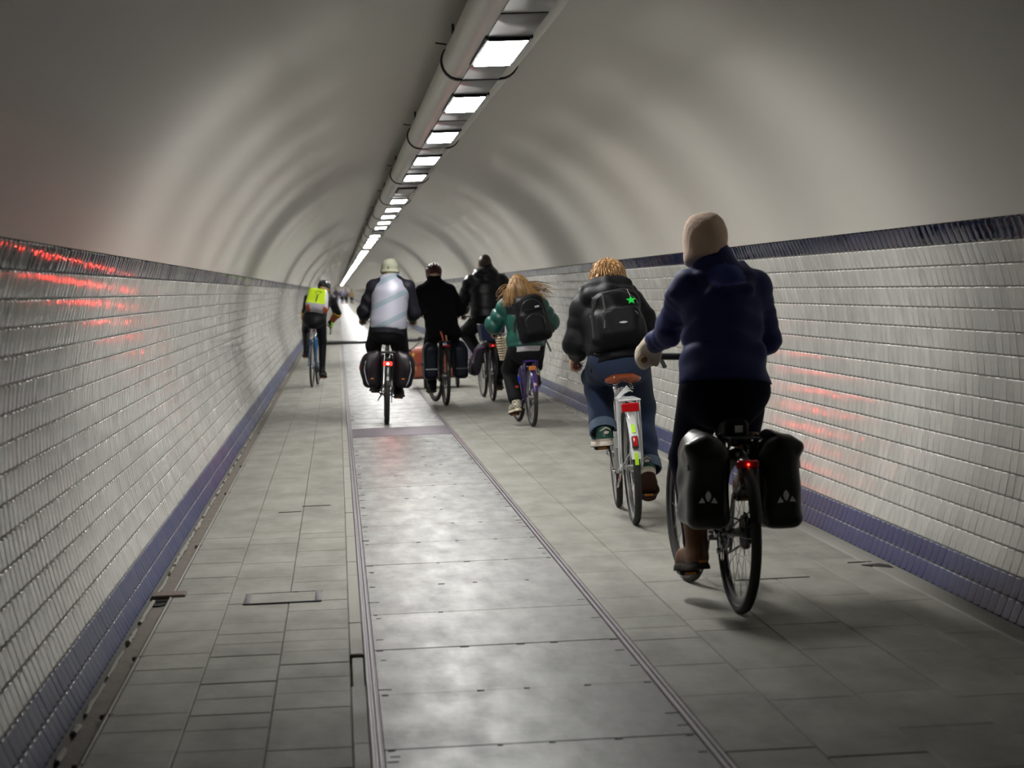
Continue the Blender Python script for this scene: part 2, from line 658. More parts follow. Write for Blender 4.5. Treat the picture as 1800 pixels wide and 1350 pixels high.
def build_wall(side, y_first, single_cols):
    name = 'wall_left' if side < 0 else 'wall_right'
    b = MB()
    ths = np.linspace(-math.asin(TZ / TR) - 0.02, TH0 - DTH + 0.03, 24)
    inner = [arc(side, t, TR + 0.0006) for t in ths]
    outer = [arc(side, t, TR + 0.12) for t in ths[::-1]]
    prof = np.array(inner + outer)
    ringa = prof + np.array([0, Y0, 0])
    ringb = prof + np.array([0, Y1, 0])
    if side > 0:
        ringa, ringb = ringa[::-1], ringb[::-1]
    b.loft([ringb, ringa])
    W = b.build(name, M_GROUT, angle=30, kind='structure')
    mats_f = {0: M_CREAM_F, 1: M_BLUE_F, 2: M_NAVY_F}
    mats_1 = {0: M_CREAM_1, 1: M_BLUE_1, 2: M_NAVY_1}
    names = {0: 'tile', 1: 'tile', 2: 'tile'}
    fieldV = {0: [], 1: [], 2: []}
    cols_a = np.arange(int((3.0) / PITCH), int(TILE_END / PITCH))
    first = int(round(y_first / PITCH))
    for ri, (t0, t1, kind) in enumerate(ROWS):
        thm = (t0 + t1) / 2
        hv = TR * (t1 - t0) / 2 - 0.0020
        hu = PITCH / 2 - 0.0005
        PV, PF = tile_proto(hu, hv)
        u, v, n = wall_frame(side, thm)
        c0 = arc(side, thm, TR)
        me = mesh_np('tile', PV, PF)
        me.materials.append(mats_1[kind])
        jit = rng.normal(0, 0.0015)
        for ci in cols_a:
            pass
        n_c = len(cols_a)
        tu = rng.normal(0, 0.0035, n_c)
        tv = rng.normal(0, 0.0048, n_c)
        dw = rng.normal(0, 0.0002, n_c)
        du = np.clip(rng.normal(0, 0.0004, n_c), -.0005, .0005) + jit
        tv += 0.004 * np.sin(cols_a * 0.35 + ri)
        sing = (cols_a >= first) & (cols_a < first + single_cols)
        for ci in np.nonzero(sing)[0]:
            y = cols_a[ci] * PITCH + du[ci]
            nn = n + u * tv[ci] + v * tu[ci]
            nn = nn / np.linalg.norm(nn)
            vv = v - nn * (v @ nn)
            vv /= np.linalg.norm(vv)
            uu = np.cross(vv, nn)
            p = c0 + np.array([0, y, 0]) + n * dw[ci]
            Mx = Matrix(((uu[0], vv[0], nn[0], p[0]), (uu[1], vv[1], nn[1], p[1]), (uu[2], vv[2], nn[2], p[2]), (0, 0, 0, 1)))
            link('tile', me, W, Mx)
        ii = np.nonzero(~sing)[0]
        y = cols_a[ii] * PITCH + du[ii]
        nn = n[None] + u[None] * tv[ii, None] + v[None] * tu[ii, None]
        nn /= np.linalg.norm(nn, axis=1)[:, None]
        vv = v[None] - nn * (nn @ v)[:, None]
        vv /= np.linalg.norm(vv, axis=1)[:, None]
        uu = np.cross(vv, nn)
        p = c0[None] + np.stack([0 * y, y, 0 * y], 1) + n[None] * dw[ii, None]
        VV = (p[:, None] + PV[None, :, 0, None] * uu[:, None] + PV[None, :, 1, None] * vv[:, None] + PV[None, :, 2, None] * nn[:, None])
        fieldV[kind].append((VV.reshape(-1, 3), PF, len(ii), len(PV)))
        # farther than the tiles can be told apart: one long glazed course per row
        ya, yb = TILE_END, Y1
        k = 2
        ring = []
        for yy in (ya, yb):
            ring.append(np.stack([c0 + np.array([0, yy, 0]) + v * a + n * q for a, q in
                                  ((-hv, -0.002), (-hv + .003, .003), (hv - .003, .003), (hv, -0.002))]))
        bb = fieldV.setdefault('far%d' % kind, [])
        bb.append(ring)
    label = {0: 'cream_tile_field', 1: 'blue_plinth_tile_field', 2: 'navy_border_tile_field'}
    for kind in (0, 1, 2):
        Vs, Fs, off = [], [], 0
        for VV, PF, cnt, m in fieldV[kind]:
            Vs.append(VV)
            Fs.append((PF[None] + (np.arange(cnt) * m)[:, None, None]).reshape(-1, 4) + off)
            off += len(VV)
        me = mesh_np(label[kind], np.concatenate(Vs), np.concatenate(Fs))
        me.materials.append(mats_f[kind])
        link(label[kind], me, W, kind='stuff')
        bm = MB()
        for ring in fieldV['far%d' % kind]:
            bm.loft(ring if side < 0 else [r[::-1] for r in ring])
        bm.build(label[kind].replace('tile_field', 'tile_course'), mats_f[kind], W, kind='stuff')
    return W


build_wall(-1, 6.7, 17)
build_wall(1, 8.5, 17)

# vault
b = MB()
ths = np.linspace(TH0 - DTH * 1.02 + 0.001, PI - (TH0 - DTH * 1.02) - 0.001, 97)
inn = [np.array([(TR - 0.010) * math.cos(t), 0, TZ + (TR - 0.010) * math.sin(t)]) for t in ths]
out = [np.array([(TR + 0.2) * math.cos(t), 0, TZ + (TR + 0.2) * math.sin(t)]) for t in ths[::-1]]
prof = np.array(inn + out)
ys = [Y0, 0, 20, 50, 100, 200, Y1]
b.loft([prof + np.array([0, y, 0]) for y in ys])
b.build('ceiling', M_CEIL, angle=30, kind='structure')

# end walls (the tunnel runs on to the lift halls)
for nm, yy in (('wall_back', Y0), ('wall_front', Y1)):
    b = MB()
    b.box((0, yy, 1.4), (2.4, 0.1, 1.9))
    b.build(nm, M_CEIL, kind='structure')

# floor bed and everything laid in it
b = MB()
b.box((0, (Y0 + Y1) / 2, -0.09), (FLOOR_HW + 0.15, (Y1 - Y0) / 2, 0.05))
FLOOR = b.build('floor', M_BED, kind='structure')
RL, RR = -0.784, 0.245                    # steel edge rails of the cover plates
GUT = -1.715                              # inner edge of the gutter


def slab(nm, x0, x1, y0, y1, zt, m, parent=FLOOR, th=0.035, bev=0.004, tilt=0.0, **pr):
    bb = MB()
    bb.box((0, 0, -th / 2), ((x1 - x0) / 2, (y1 - y0) / 2, th / 2), bev=bev)
    Mx = Matrix.Translation(((x0 + x1) / 2, (y0 + y1) / 2, zt)) @ Matrix.Rotation(tilt, 4, 'Y') @ Matrix.Rotation(random.uniform(-1, 1) * abs(tilt), 4, 'X')
    return bb.build(nm, m, parent, Mx, smooth=False, **pr)


SL_END = 13.0
# left-hand slabs: three columns of 0.28 x 0.30 m, staggered
colsL = [(GUT + 0.015, -1.4222), (-1.4200, -1.1358), (-1.1340, -0.8605)]
offL = [0.07, 0.24, 0.15]
for (x0, x1), o in zip(colsL, offL):
    y = 5.2 + o
    while y < SL_END:
        ln = random.choice((0.30, 0.30, 0.30, 0.26, 0.34))
        slab('paving_slab', x0, x1, y, y + ln - random.choice((0.0008, 0.0012, 0.0012, 0.0045)), random.uniform(-0.002, 0.0015), M_SLAB, tilt=0.003)
        y += ln
    slab('paving_strip', x0, x1, y, Y1, 0, M_SLAB)
    slab('paving_strip', x0, x1, Y0, 5.2 + o - 0.004, 0, M_SLAB)
# narrow mortar strip beside the left rail, broken into lengths
y = Y0
while y < 40:
    ln = random.uniform(0.25, 1.3) if y > 4 else 18.2
    hole = 7.0 < y < 8.5
    slab('mortar_strip', -0.8595 + (random.uniform(.006, .018) if hole else 0.0), RL - 0.021, y, y + ln - 0.004, random.uniform(-0.022, -.012) if hole else random.uniform(-0.003, 0.0), M_CONC, tilt=0.004)
    y += ln
slab('mortar_strip', -0.858, RL - 0.022, y, Y1, 0, M_CONC)
# right-hand slabs: five columns, joints mostly filled flush
xs = [RR + 0.022, 0.55, 0.86, 1.17, 1.48, 1.70]
for i in range(5):
    y = 5.6 + random.uniform(0, 0.3)
    ys0 = y
    while y < SL_END:
        ln = random.choice((0.30, 0.60, 0.90, 0.60))
        slab('paving_slab', xs[i], xs[i + 1] - (0.0012 if i not in (2, 3) else 0.0022), y, y + ln - 0.0012, random.uniform(-0.0008, 0.0008), M_SLAB, tilt=0.001)
        y += ln
    slab('paving_strip', xs[i], xs[i + 1] - 0.001, y, Y1, 0, M_SLAB)
    slab('paving_strip', xs[i], xs[i + 1] - 0.001, Y0, ys0 - 0.002, 0, M_SLAB)

# steel rails on both sides of the plates: two thin bars each
for x in (RL, RR):
    bb = MB()
    for dx in (-0.012, 0.010):
        bb.box((x + dx, (Y0 + Y1) / 2, -0.012), (0.0065, (Y1 - Y0) / 2, 0.0165), bev=0.003)
    bb.box((x, (Y0 + Y1) / 2, -0.022), (0.020, (Y1 - Y0) / 2, 0.016))
    bb.build('edge_rail', M_RAIL, FLOOR, smooth=False)

# metal cover plates between the rails
joints = [2.1, 3.02, 3.95, 4.87, 5.8, 6.72, 7.65, 8.61, 9.56, 10.47, 11.3, 12.25, 13.17, 14.02, 14.86, 15.75, 16.68, 17.6, 18.5, 19.4, 20.3, 21.25, 22.62]
y = 23.4
while y < 60:
    joints.append(y)
    y += 0.925
for i in range(len(joints) - 1):
    a, c = joints[i], joints[i + 1]
    dark = abs(a - 21.25) < 0.01
    bb = MB()
    pl = slab('cover_plate' if not dark else 'drain_grating', RL + 0.021, RR - 0.021, a + 0.002, c - 0.003,
              random.uniform(0.0, 0.002), M_PLATE if not dark else M_RAIL, bev=0.003, tilt=0.0012)
    if c < 26 and not dark:               # pry slots and bolt heads along the far edge of each plate
        nb = MB()
        L = (c - a) / 2
        for fx in (-0.47, random.uniform(-.2, -.1), random.uniform(.02, .1), random.uniform(.2, .3), 0.47):
            if random.random() < 0.85:
                nb.box((fx * 1.0, L - 0.012, 0.0004), (random.uniform(0.008, 0.018), 0.011, 0.0009), bev=0.0004)
        for sx in (-1, 1):
            for q in range(random.randint(0, 3)):
                nb.box((sx * (0.478 - random.uniform(0, .02)), random.uniform(-L, L) * .8, 0.0004), (random.uniform(.008, .025), 0.005, 0.0008))
        nb.build('pry_slot', M_DARK, pl)
slab('cover_strip', RL + 0.021, RR - 0.021, joints[-1], Y1, 0.0, M_PLATE)
slab('cover_strip', RL + 0.021, RR - 0.021, Y0, joints[0] - 0.003, 0.0, M_PLATE)
if True:                                   # bars of the grating
    bb = MB()
    for k in range(22):
        bb.box(((RL + RR) / 2, 21.3 + k * 0.058, 0.003), (0.485, 0.012, 0.004), bev=0.002)
    bb.build('grating_bar', M_RAIL, FLOOR, kind='stuff')

# gutter along the left wall
M_GUT = mat('gutter_dirt', (0.125, 0.108, 0.088), 0.9, var=0.4, scale=7, bump=0.4, bscale=40)
slab('gutter_bed', -FLOOR_HW, GUT, Y0, Y1, -0.028, M_GUT, bev=0.0)
bb = MB()
bb.box((GUT + 0.006, (Y0 + Y1) / 2, -0.012), (0.006, (Y1 - Y0) / 2, 0.014), bev=0.003)
bb.build('gutter_kerb', M_CONC, FLOOR)
bb = MB()
y = 5.0
while y < 40:
    ln = random.uniform(.1, .7)
    r = random.uniform(.006, .012)
    xw = -math.sqrt(TR ** 2 - TZ ** 2) + 0.004
    k = 6
    bb.tube([(xw + 0.012 + random.uniform(0, .006), y + ln * i / k, -0.014 + random.uniform(-.003, .006)) for i in range(k + 1)], [r * random.uniform(.6, 1.2) for _ in range(k + 1)], 6)
    y += ln + random.uniform(0, .25)
bb.build('mortar_fillet', M_CONC, FLOOR, kind='stuff')
for y in (6.75, 7.55, 8.75, 12.6, 15.9, 18.4, 22.7):
    slab('gutter_clip', GUT - 0.02, GUT + 0.035, y, y + 0.022, 0.002, M_RUST, th=0.02)
# iron bridge piece with the drain mouth under it
slab('drain_bridge', -1.80, -1.64, 10.46, 10.60, 0.012, M_RUST, th=0.022)
bb = MB()
bb.tube([(-1.775, 10.40, -0.018), (-1.735, 10.47, -0.018)], 0.001, 4)
bb.loft([np.array([(-1.765 + .038 * math.cos(t), 10.41 + .07 * math.sin(t), z) for t in np.linspace(0, 2 * PI, 14, endpoint=False)]) for z in (-0.0225, -0.0205)])
bb.build('drain_mouth', M_DARK, FLOOR)
# right edge: ragged mortar between the slabs and the wall
bb = MB()
y = Y0
while y < 60:
    ln = random.uniform(.08, .35) if y > 5 else 18.5
    w_ = random.uniform(.0, .03)
    bb.box((1.757 + w_ / 2, y + ln / 2, -0.016 + random.uniform(-.004, .004)), (0.058 - w_ / 2, ln / 2, 0.016), bev=0.006)
    if y > 5 and random.random() < .6:
        bb.ball((1.76 + random.uniform(-.03, .03), y + random.uniform(0, ln), 0.002), (random.uniform(.006, .02), random.uniform(.01, .05), .006), 7, 5)
    y += ln
bb.box((1.757, (60 + Y1) / 2, -0.016), (0.055, (Y1 - 60) / 2, 0.016))
bb.build('mortar_edge', M_CONC, FLOOR, kind='stuff')
bb = MB()
bb.poly([(-.075, .07), (.02, .09), (.05, .02), (.045, -.085)], (1.735, 10.33, 0.0035), np.eye(3), 0.0015)
bb.build('broken_corner', M_DARK, FLOOR)
bb = MB()
bb.box((1.68, 10.52, 0.002), (0.06, 0.006, 0.0015))
bb.build('floor_crack', M_DARK, FLOOR)
# lifting patch and hatch
slab('repair_patch', 0.98, 1.33, 10.10, 10.42, 0.0035, M_SLAB, th=0.02)
bb = MB()
bb.box((1.155, 10.09, 0.001), (0.178, 0.006, 0.0012))
bb.build('patch_joint', M_DARK, FLOOR)
M_FRAME = mat('hatch_iron', (0.075, 0.07, 0.072), 0.6, 0.2, var=.3, scale=20)
hat = slab('floor_hatch', -1.345, -0.985, 10.08, 10.42, 0.003, M_SLAB, th=0.02)
bb = MB()
bb.box((0, -0.172, 0.0005), (0.183, 0.009, 0.0018))
bb.box((0, 0.172, 0.0), (0.183, 0.003, 0.0014))
bb.box((0.06, 0.166, 0.001), (0.012, 0.008, 0.0014))
bb.build('hatch_gap', M_DARK, hat)
bb = MB()
for s in (-1, 1):
    bb.box((s * 0.166, 0, 0.001), (0.015, 0.16, 0.0022), bev=.001)
bb.build('hatch_frame', M_FRAME, hat)
bb = MB()
bb.box((-1.05, 14.62, 0.0015), (0.095, 0.011, 0.0015))
bb.box((-1.22, 14.28, 0.0015), (0.075, 0.010, 0.0015))
bb.build('raised_joint', M_DARK, FLOOR)

# raised steel threshold across the floor further down, with its wall boxes
thr = empty('door_threshold', Matrix.Translation((0, 60.3, 0)), 'dark steel bar laid across the floor far down the tunnel', 'threshold')
bb = MB()
bb.box((0, 0, 0.035), (FLOOR_HW - 0.12, 1.1, 0.035), bev=0.02)
bb.build('bar', mat('dark_steel', (0.035, 0.035, 0.035), 0.35, 0.7, var=.3, scale=6), thr)
bb = MB()
for s in (-1, 1):
    bb = MB()
    bb.box((s * 1.70, 0.0, 0.09), (0.10, 0.28, 0.09), bev=0.03)
    bb.build('end_box', mat('dark_steel', (0.03,) * 3, 0.5), thr)
slab('floor_joint', -FLOOR_HW, FLOOR_HW, 245.0, 247.5, 0.004, M_RAIL)

# ------------------------------------------------------------------ ceiling light strip
M_ALU = mat('dull_aluminium', (0.46, 0.45, 0.42), 0.38, 0.75, var=0.10, scale=4, bump=0.05, bscale=50, stretch=(1, .15, 1))
M_COVER = mat('smoked_cover_panel', (0.11, 0.11, 0.12), 0.30, 0.0, var=0.25, scale=3)
M_RUBBER = mat('black_rubber', (0.012, 0.012, 0.014), 0.6)
M_LIT = mat('lit_diffuser', (0.9, 0.9, 0.9), 0.4, emit=(1.0, 0.985, 0.955, LAMP), var=0.0)
M_UNLIT = mat('unlit_diffuser', (0.35, 0.35, 0.34), 0.35, var=0.1)

ZF = 2.60
LP, L0 = 2.93, 10.72                     # lamp pitch, first lamp in view
STRIP = empty('ceiling_light_strip', Matrix.Translation((0, 0, 0)), 'long aluminium ceiling light strip with rows of white lit panels', 'light')


def strip_profile(e=0.0):
    P = []
    for s in (1, -1):
        cx, cz, r = s * 0.112, ZF + 0.105, 0.100 + e
        an = np.linspace(-PI / 2, 0.62, 9) if s > 0 else np.linspace(PI - 0.62, 3 * PI / 2, 9)
        P += [(cx + r * math.cos(a), cz + r * math.sin(a)) for a in an]
        if s > 0:
            P += [(0.10, ZF + 0.215 + e), (-0.10, ZF + 0.215 + e)]
    return np.array(P)


def clamp_of(k):
    return L0 + LP * k + LP / 2


OFF = lambda k: (k % 6 == 5) or k < 0
tube_prof = strip_profile()
prof3 = np.stack([tube_prof[:, 0], 0 * tube_prof[:, 0], tube_prof[:, 1]], 1)
clamp_prof = strip_profile(0.010)
clamp3 = np.stack([clamp_prof[:, 0], 0 * clamp_prof[:, 0], clamp_prof[:, 1]], 1)


def section(k0, n, detailed):
    """A length of trunking that carries n lamps from lamp k0 on, ending at a rubber clamp."""
    ya, yb = L0 + LP * (k0 - 0.5), L0 + LP * (k0 + n - 0.5)
    b = MB()
    b.loft([prof3 + np.array([0, ya + .004, 0]), prof3 + np.array([0, yb - .004, 0])])
    S = b.build('trunking_section', M_ALU, STRIP, angle=35)
    b = MB()
    b.loft([clamp3 + np.array([0, yb - 0.03, 0]), clamp3 + np.array([0, yb + 0.03, 0])])
    b.build('rubber_clamp', M_RUBBER, S, angle=35)
    if detailed:
        b = MB()
        for s in (-1, 1):
            b.tube([(s * 0.15, yb - .12, ZF + .19), (s * 0.15, yb - .12, TZ + math.sqrt(TR ** 2 - .02) - .005)], 0.008, 6)
        b.tube([(-0.19, yb - .1, ZF + .19), (-0.25, yb - .1, ZF + .20)], 0.005, 5)
        b.build('hanger_rod', M_RUBBER, S)
    for k in range(k0, k0 + n):
        yc = L0 + LP * k
        b = MB()
        b.box((0, yc, ZF - 0.008), (0.093, 0.56, 0.010), bev=0.003)   # diffuser shaped proud of the trunking so its lit sides brighten the vault
        b.build('diffuser', M_UNLIT if OFF(k) else M_LIT, S, angle=30)
        if detailed:
            b = MB()
            for s in (-1, 1):
                b.box((s * 0.103, yc, ZF - 0.003), (0.0095, 0.60, 0.008), bev=.002)
                b.box((0, yc + s * 0.573, ZF - 0.0075), (0.098, 0.012, 0.0115), bev=.002)
            b.build('diffuser_frame', M_RUBBER, S)
            for s in (-1, 1):
                ln = (LP / 2 - 0.62) / 2 - 0.006
                b = MB()
                b.box((0, yc + s * (0.60 + ln), ZF + 0.003), (0.104, ln, 0.005), bev=.002)
                b.build('cover_panel', M_COVER, S)


k = -5
while k < 28:
    section(k, 2, k >= -3)
    k += 2
# the rest of the strip, too far to tell its pieces apart
ya = L0 + LP * (k - .5)
b = MB()
b.loft([prof3 + np.array([0, ya, 0]), prof3 + np.array([0, Y1 - .2, 0])])
FAR = b.build('trunking_section', M_ALU, STRIP, angle=35)
b = MB()
kk = k
while L0 + LP * kk < Y1 - 2:
    if not OFF(kk):
        b.box((0, L0 + LP * kk, ZF - 0.008), (0.093, 0.56, 0.010))
    kk += 1
b.build('diffuser', M_LIT, FAR, kind='stuff')
b = MB()
b.loft([prof3 + np.array([0, Y0 + .2, 0]), prof3 + np.array([0, L0 + LP * -5.5, 0])])
b.build('trunking_section', M_ALU, STRIP, angle=35)

# dome cameras slung under the strip
for yy, c, lab in ((17.95, (0.42, 0.42, 0.40), 'pale grey dome camera under the light strip, the nearer one'),
                   (40.9, (0.02, 0.02, 0.02), 'small black dome camera under the light strip, further down')):
    T = empty('dome_camera', Matrix.Translation((0.02, yy, ZF)), lab, 'camera')
    m = mat('dome_shell_%s' % ('pale' if c[0] > .1 else 'black'), c, 0.25)
    b = MB()
    b.disc((0, 0, -0.010), 0.068, 0.010, 24, (0, 0, 1))
    b.build('mount', m, T)
    b = MB()
    rings = []
    for f in np.linspace(0.02, PI / 2, 8)[::-1]:
        an = np.arange(24) * 2 * PI / 24
        rings.append(np.stack([0.058 * np.sin(f) * np.cos(an), 0.058 * np.sin(f) * np.sin(an), np.full(24, -0.014 - 0.042 * np.cos(f))], 1))
    b.loft(rings)
    b.build('dome', m, T)

# ------------------------------------------------------------------ shared materials for bikes and riders
M_TYRE = mat('tyre_rubber', (0.018, 0.018, 0.018), 0.7, var=0.2, scale=60, bump=0.2, bscale=400)
M_RIM = mat('rim_alloy', (0.52, 0.52, 0.52), 0.3, 0.9, var=0.1)
M_RIMK = mat('rim_black', (0.03, 0.03, 0.03), 0.35, 0.3)
M_SPOKE = mat('spoke_steel', (0.30, 0.30, 0.31), 0.35, 0.9)
M_CHROME = mat('chrome', (0.7, 0.7, 0.7), 0.15, 1.0, var=0.05)
M_BLK = mat('black_paint', (0.012, 0.012, 0.014), 0.3, var=0.1)
M_PLAST = mat('black_plastic', (0.015, 0.015, 0.016), 0.5, var=0.15)
M_SKIN = mat('skin', (0.50, 0.30, 0.22), 0.5, var=0.10, scale=30)
M_AMBER = mat('amber_reflector', (0.55, 0.20, 0.02), 0.25, var=0.1)
M_RED = mat('red_reflector', (0.42, 0.008, 0.01), 0.2, var=0.15, scale=90)


def frame_at(x, y, heading, lean):
    return (Matrix.Translation((x, y, 0)) @ Matrix.Rotation(-math.radians(heading), 4, 'Z') @ Matrix.Rotation(math.radians(lean), 4, 'Y'))


def V3(*a):
    return np.array(a, float)


def arcpts(c, R, a0, a1, n, x=0.0):
    return [V3(x, c[1] + R * math.cos(a), c[2] + R * math.sin(a)) for a in np.linspace(a0, a1, n)]


def steer_mb(b, c, ang):
    """Turn everything gathered in b about the upright axis through c."""
    if abs(ang) > 1e-6:
        a = math.radians(ang)
        R = np.array([[math.cos(a), -math.sin(a), 0], [math.sin(a), math.cos(a), 0], [0, 0, 1]])
        b.V = [(v - c) @ R.T + c for v in b.V]
    return b


def wheel(root, nm, c, R, tw, rim_m, steer=0.0, hubw=0.055, nsp=28, hub_m=None, tyre_m=None):
    rr = R - 2 * tw - 0.004
    b = MB()
    sec = [(-0.011, 0.010), (0.011, 0.010), (0.012, -0.002), (0.006, -0.016), (-0.006, -0.016), (-0.012, -0.002)]
    rings = []
    for a in np.arange(48) * 2 * PI / 48:
        e = V3(0, math.cos(a), math.sin(a))
        rings.append(np.array([c + e * (rr + q) + V3(p, 0, 0) for p, q in sec]))
    b.loft(rings, True)
    W = steer_mb(b, c, steer).build(nm, rim_m, root)
    b = MB()
    b.ring(c, R - tw, tw, 52, 9)
    steer_mb(b, c, steer).build('tyre', tyre_m or M_TYRE, W)
    b = MB()
    for i in range(nsp):
        s = 1 if i % 2 else -1
        a = 2 * PI * i / nsp
        h = a + (0.75 if (i // 2) % 2 else -0.75)
        b.tube([c + V3(s * hubw * .5, 0.022 * math.cos(h), 0.022 * math.sin(h)), c + V3(s * 0.003, (rr - .014) * math.cos(a), (rr - .014) * math.sin(a))], 0.0014, 3)
    steer_mb(b, c, steer).build('spoke', M_SPOKE, W, kind='stuff')
    b = MB()
    b.tube([c - V3(hubw * .9, 0, 0), c - V3(hubw * .55, 0, 0), c - V3(hubw * .5, 0, 0), c + V3(hubw * .5, 0, 0), c + V3(hubw * .55, 0, 0), c + V3(hubw * .9, 0, 0)],
           [.008, .024, .018, .018, .024, .008], 10)
    steer_mb(b, c, steer).build('hub', hub_m or M_RIM, W)
    return W


def fender(b, c, R, a0, a1, wd, n=18):
    rings = []
    for a in np.linspace(a0, a1, n):
        e = V3(0, math.cos(a), math.sin(a))
        P = []
        for u in np.linspace(-1, 1, 6):
            P.append(c + e * (R + .010 - .012 * u * u) + V3(u * wd, 0, 0))
        for u in np.linspace(1, -1, 6):
            P.append(c + e * (R + .007 - .012 * u * u) + V3(u * (wd - .002), 0, 0))
        rings.append(np.array(P))
    b.loft(rings)


def bike(label, F, R=.345, wb=1.06, tw=.021, seat=.90, bby=.44, fm=None, rim=None, chrome=None, bar='sweep', bar_z=1.05, bar_y=.72,
         grip_w=.27, crank=-80, fend=None, rack=None, steer=0, step=False, saddle_m=None, grip_m=None, stand=True, name='city_bicycle',
         seat_x=0.0, clen=.165, hub_m=None, group=None, tyre_m=None, bar_r=.011, bar_m=None):
    fm = fm or M_BLK
    rim = rim or M_RIM
    chrome = chrome or M_CHROME
    root = empty(name, F, label, 'bicycle', group)
    A, B = V3(0, 0, R), V3(0, wb, R)
    BB = V3(0, bby, .285 * R / .345)
    h = V3(0, -math.cos(math.radians(70)), math.sin(math.radians(70)))
    pf = V3(0, h[2], -h[1])
    base = B - pf * .045
    Cc = base + h * (R + .065)
    H = Cc + h * .17
    sdir = V3(0, -math.cos(math.radians(71)), math.sin(math.radians(71)))
    ts = (seat - .06 - BB[2]) / sdir[2]
    sl = min(.50, ts - .05) * (R / .345)
    b = MB()
    b.tube([BB, BB + sdir * sl], .0165, 10)
    b.tube([BB, (BB + Cc) / 2 - V3(0, 0, .015), Cc + h * .03], .019, 10)
    if step:
        m = BB + sdir * sl * .45
        b.tube([m, m * .5 + (Cc + h * .1) * .5 - V3(0, 0, .10), Cc + h * .12], .015, 10)
    else:
        b.tube([BB + sdir * (sl - .03), H - h * .03], .015, 10)
    for s in (-1, 1):
        b.tube([BB + V3(s * .025, 0, 0), BB + V3(s * .05, -.12, .01), A + V3(s * .062, 0, 0)], [.012, .011, .008], 8)
        b.tube([BB + sdir * (sl - .03) + V3(s * .012, 0, 0), A + V3(s * .045, .05, R + .03), A + V3(s * .062, 0, 0)], [.009, .009, .007], 8)
        b.disc(A + V3(s * .064, 0, 0), .022, .003, 12)
    b.tube([Cc - h * .01, H + h * .01], .022, 12)
    b.tube([BB - V3(.036, 0, 0), BB + V3(.036, 0, 0)], .024, 12)
    b.build('frame', fm, root)
    b = MB()
    for s in (-1, 1):
        b.tube([Cc + V3(s * .012, 0, -.005), Cc + V3(s * .045, 0, -.02), (Cc * .45 + base * .55) + V3(s * .048, 0, 0), B + V3(s * .050, 0, 0)], [.012, .013, .011, .007], 8)
    steer_mb(b, B, steer).build('fork', fm, root)
    wheel(root, 'rear_wheel', A, R, tw, rim, hub_m=hub_m, tyre_m=tyre_m)
    wheel(root, 'front_wheel', B, R, tw, rim, steer, tyre_m=tyre_m)
    # seat post and saddle
    b = MB()
    st = BB + sdir * ts + V3(seat_x, 0, 0)
    b.tube([BB + sdir * (sl - .06), st], .0125, 10)
    b.box(st + V3(0, 0, .012), (.02, .03, .012), bev=.006)
    b.build('seat_post', chrome, root)
    sd = SDF((-.11 + seat_x, st[1] - .17, seat - .075), (.11 + seat_x, st[1] + .18, seat + .03), .007)
    y = st[1]
    sd.chain([(seat_x - .055, y - .09, seat - .03), (seat_x, y - .02, seat - .026), (seat_x, y + .13, seat - .022)], [.055, .05, .022], .03, ((0, 0, 1), 1.9))
    sd.cone((seat_x + .055, y - .09, seat - .03), (seat_x, y - .02, seat - .026), .055, .05, .03, ((0, 0, 1), 1.9))
    sd.cone((seat_x - .05, y - .12, seat - .015), (seat_x + .05, y - .12, seat - .015), .03, .03, .02, ((0, 0, 1), 1.5))
    S = sd.mesh('saddle', saddle_m or M_PLAST, root)
    b = MB()
    for s in (-1, 1):
        b.tube([V3(seat_x + s * .022, y + .11, seat - .04), V3(seat_x + s * .02, y, seat - .065), V3(seat_x + s * .03, y - .09, seat - .05)], .004, 6)
        k = 20
        b.tube([V3(seat_x + s * .045 + .013 * math.cos(q * 1.3), y - .09 + .013 * math.sin(q * 1.3), seat - .09 + .05 * q / k) for q in range(k)], .0035, 5)
    b.build('saddle_spring', chrome, S)
    # drive
    b = MB()
    b.ring(BB + V3(.052, 0, 0), .082, .006, 32, 6)
    b.disc(BB + V3(.052, 0, 0), .06, .004, 24)
    b.ring(A + V3(.045, 0, 0), .034, .006, 18, 6)
    for q in (-1, 1):
        b.tube([BB + V3(.052, 0, q * .085), A + V3(.045, 0, q * .037)], .005, 5)
    b.build('chain_drive', M_PLAST, root)
    ped = {}
    for s, ph in ((-1, crank), (1, crank + 180)):
        e = V3(0, math.cos(math.radians(ph)), math.sin(math.radians(ph)))
        b = MB()
        p0, p1 = BB + V3(s * .065, 0, 0), BB + V3(s * .078, 0, 0) + e * clen
        b.tube([p0, p1], [.014, .010], 8, flat=.6)
        b.disc(p0, .018, .010, 14)
        b.build('crank', chrome, root)
        pc = BB + V3(s * .125, 0, 0) + e * clen
        ped[s] = pc
        b = MB()
        b.tube([p1, pc + V3(s * .045, 0, 0)], .006, 6)
        b.box(pc + V3(0, .038, 0), (.045, .008, .010), bev=.004)
        b.box(pc + V3(0, -.038, 0), (.045, .008, .010), bev=.004)
        b.box(pc, (.016, .034, .008), bev=.004)
        b.box(pc + V3(s * .041, 0, 0), (.006, .038, .009), bev=.003)
        P = b.build('pedal', M_PLAST, root)
        b = MB()
        b.box(pc + V3(0, -.0465, 0), (.026, .0015, .006), bev=.001)
        b.build('pedal_reflector', M_AMBER, P)
    # bars
    top = H + h * .03
    grips = {}
    b = MB()
    b.tube([H, H + h * ((bar_z - .02 - H[2]) / h[2])], .0135, 10)
    sp = H + h * ((bar_z - .02 - H[2]) / h[2])
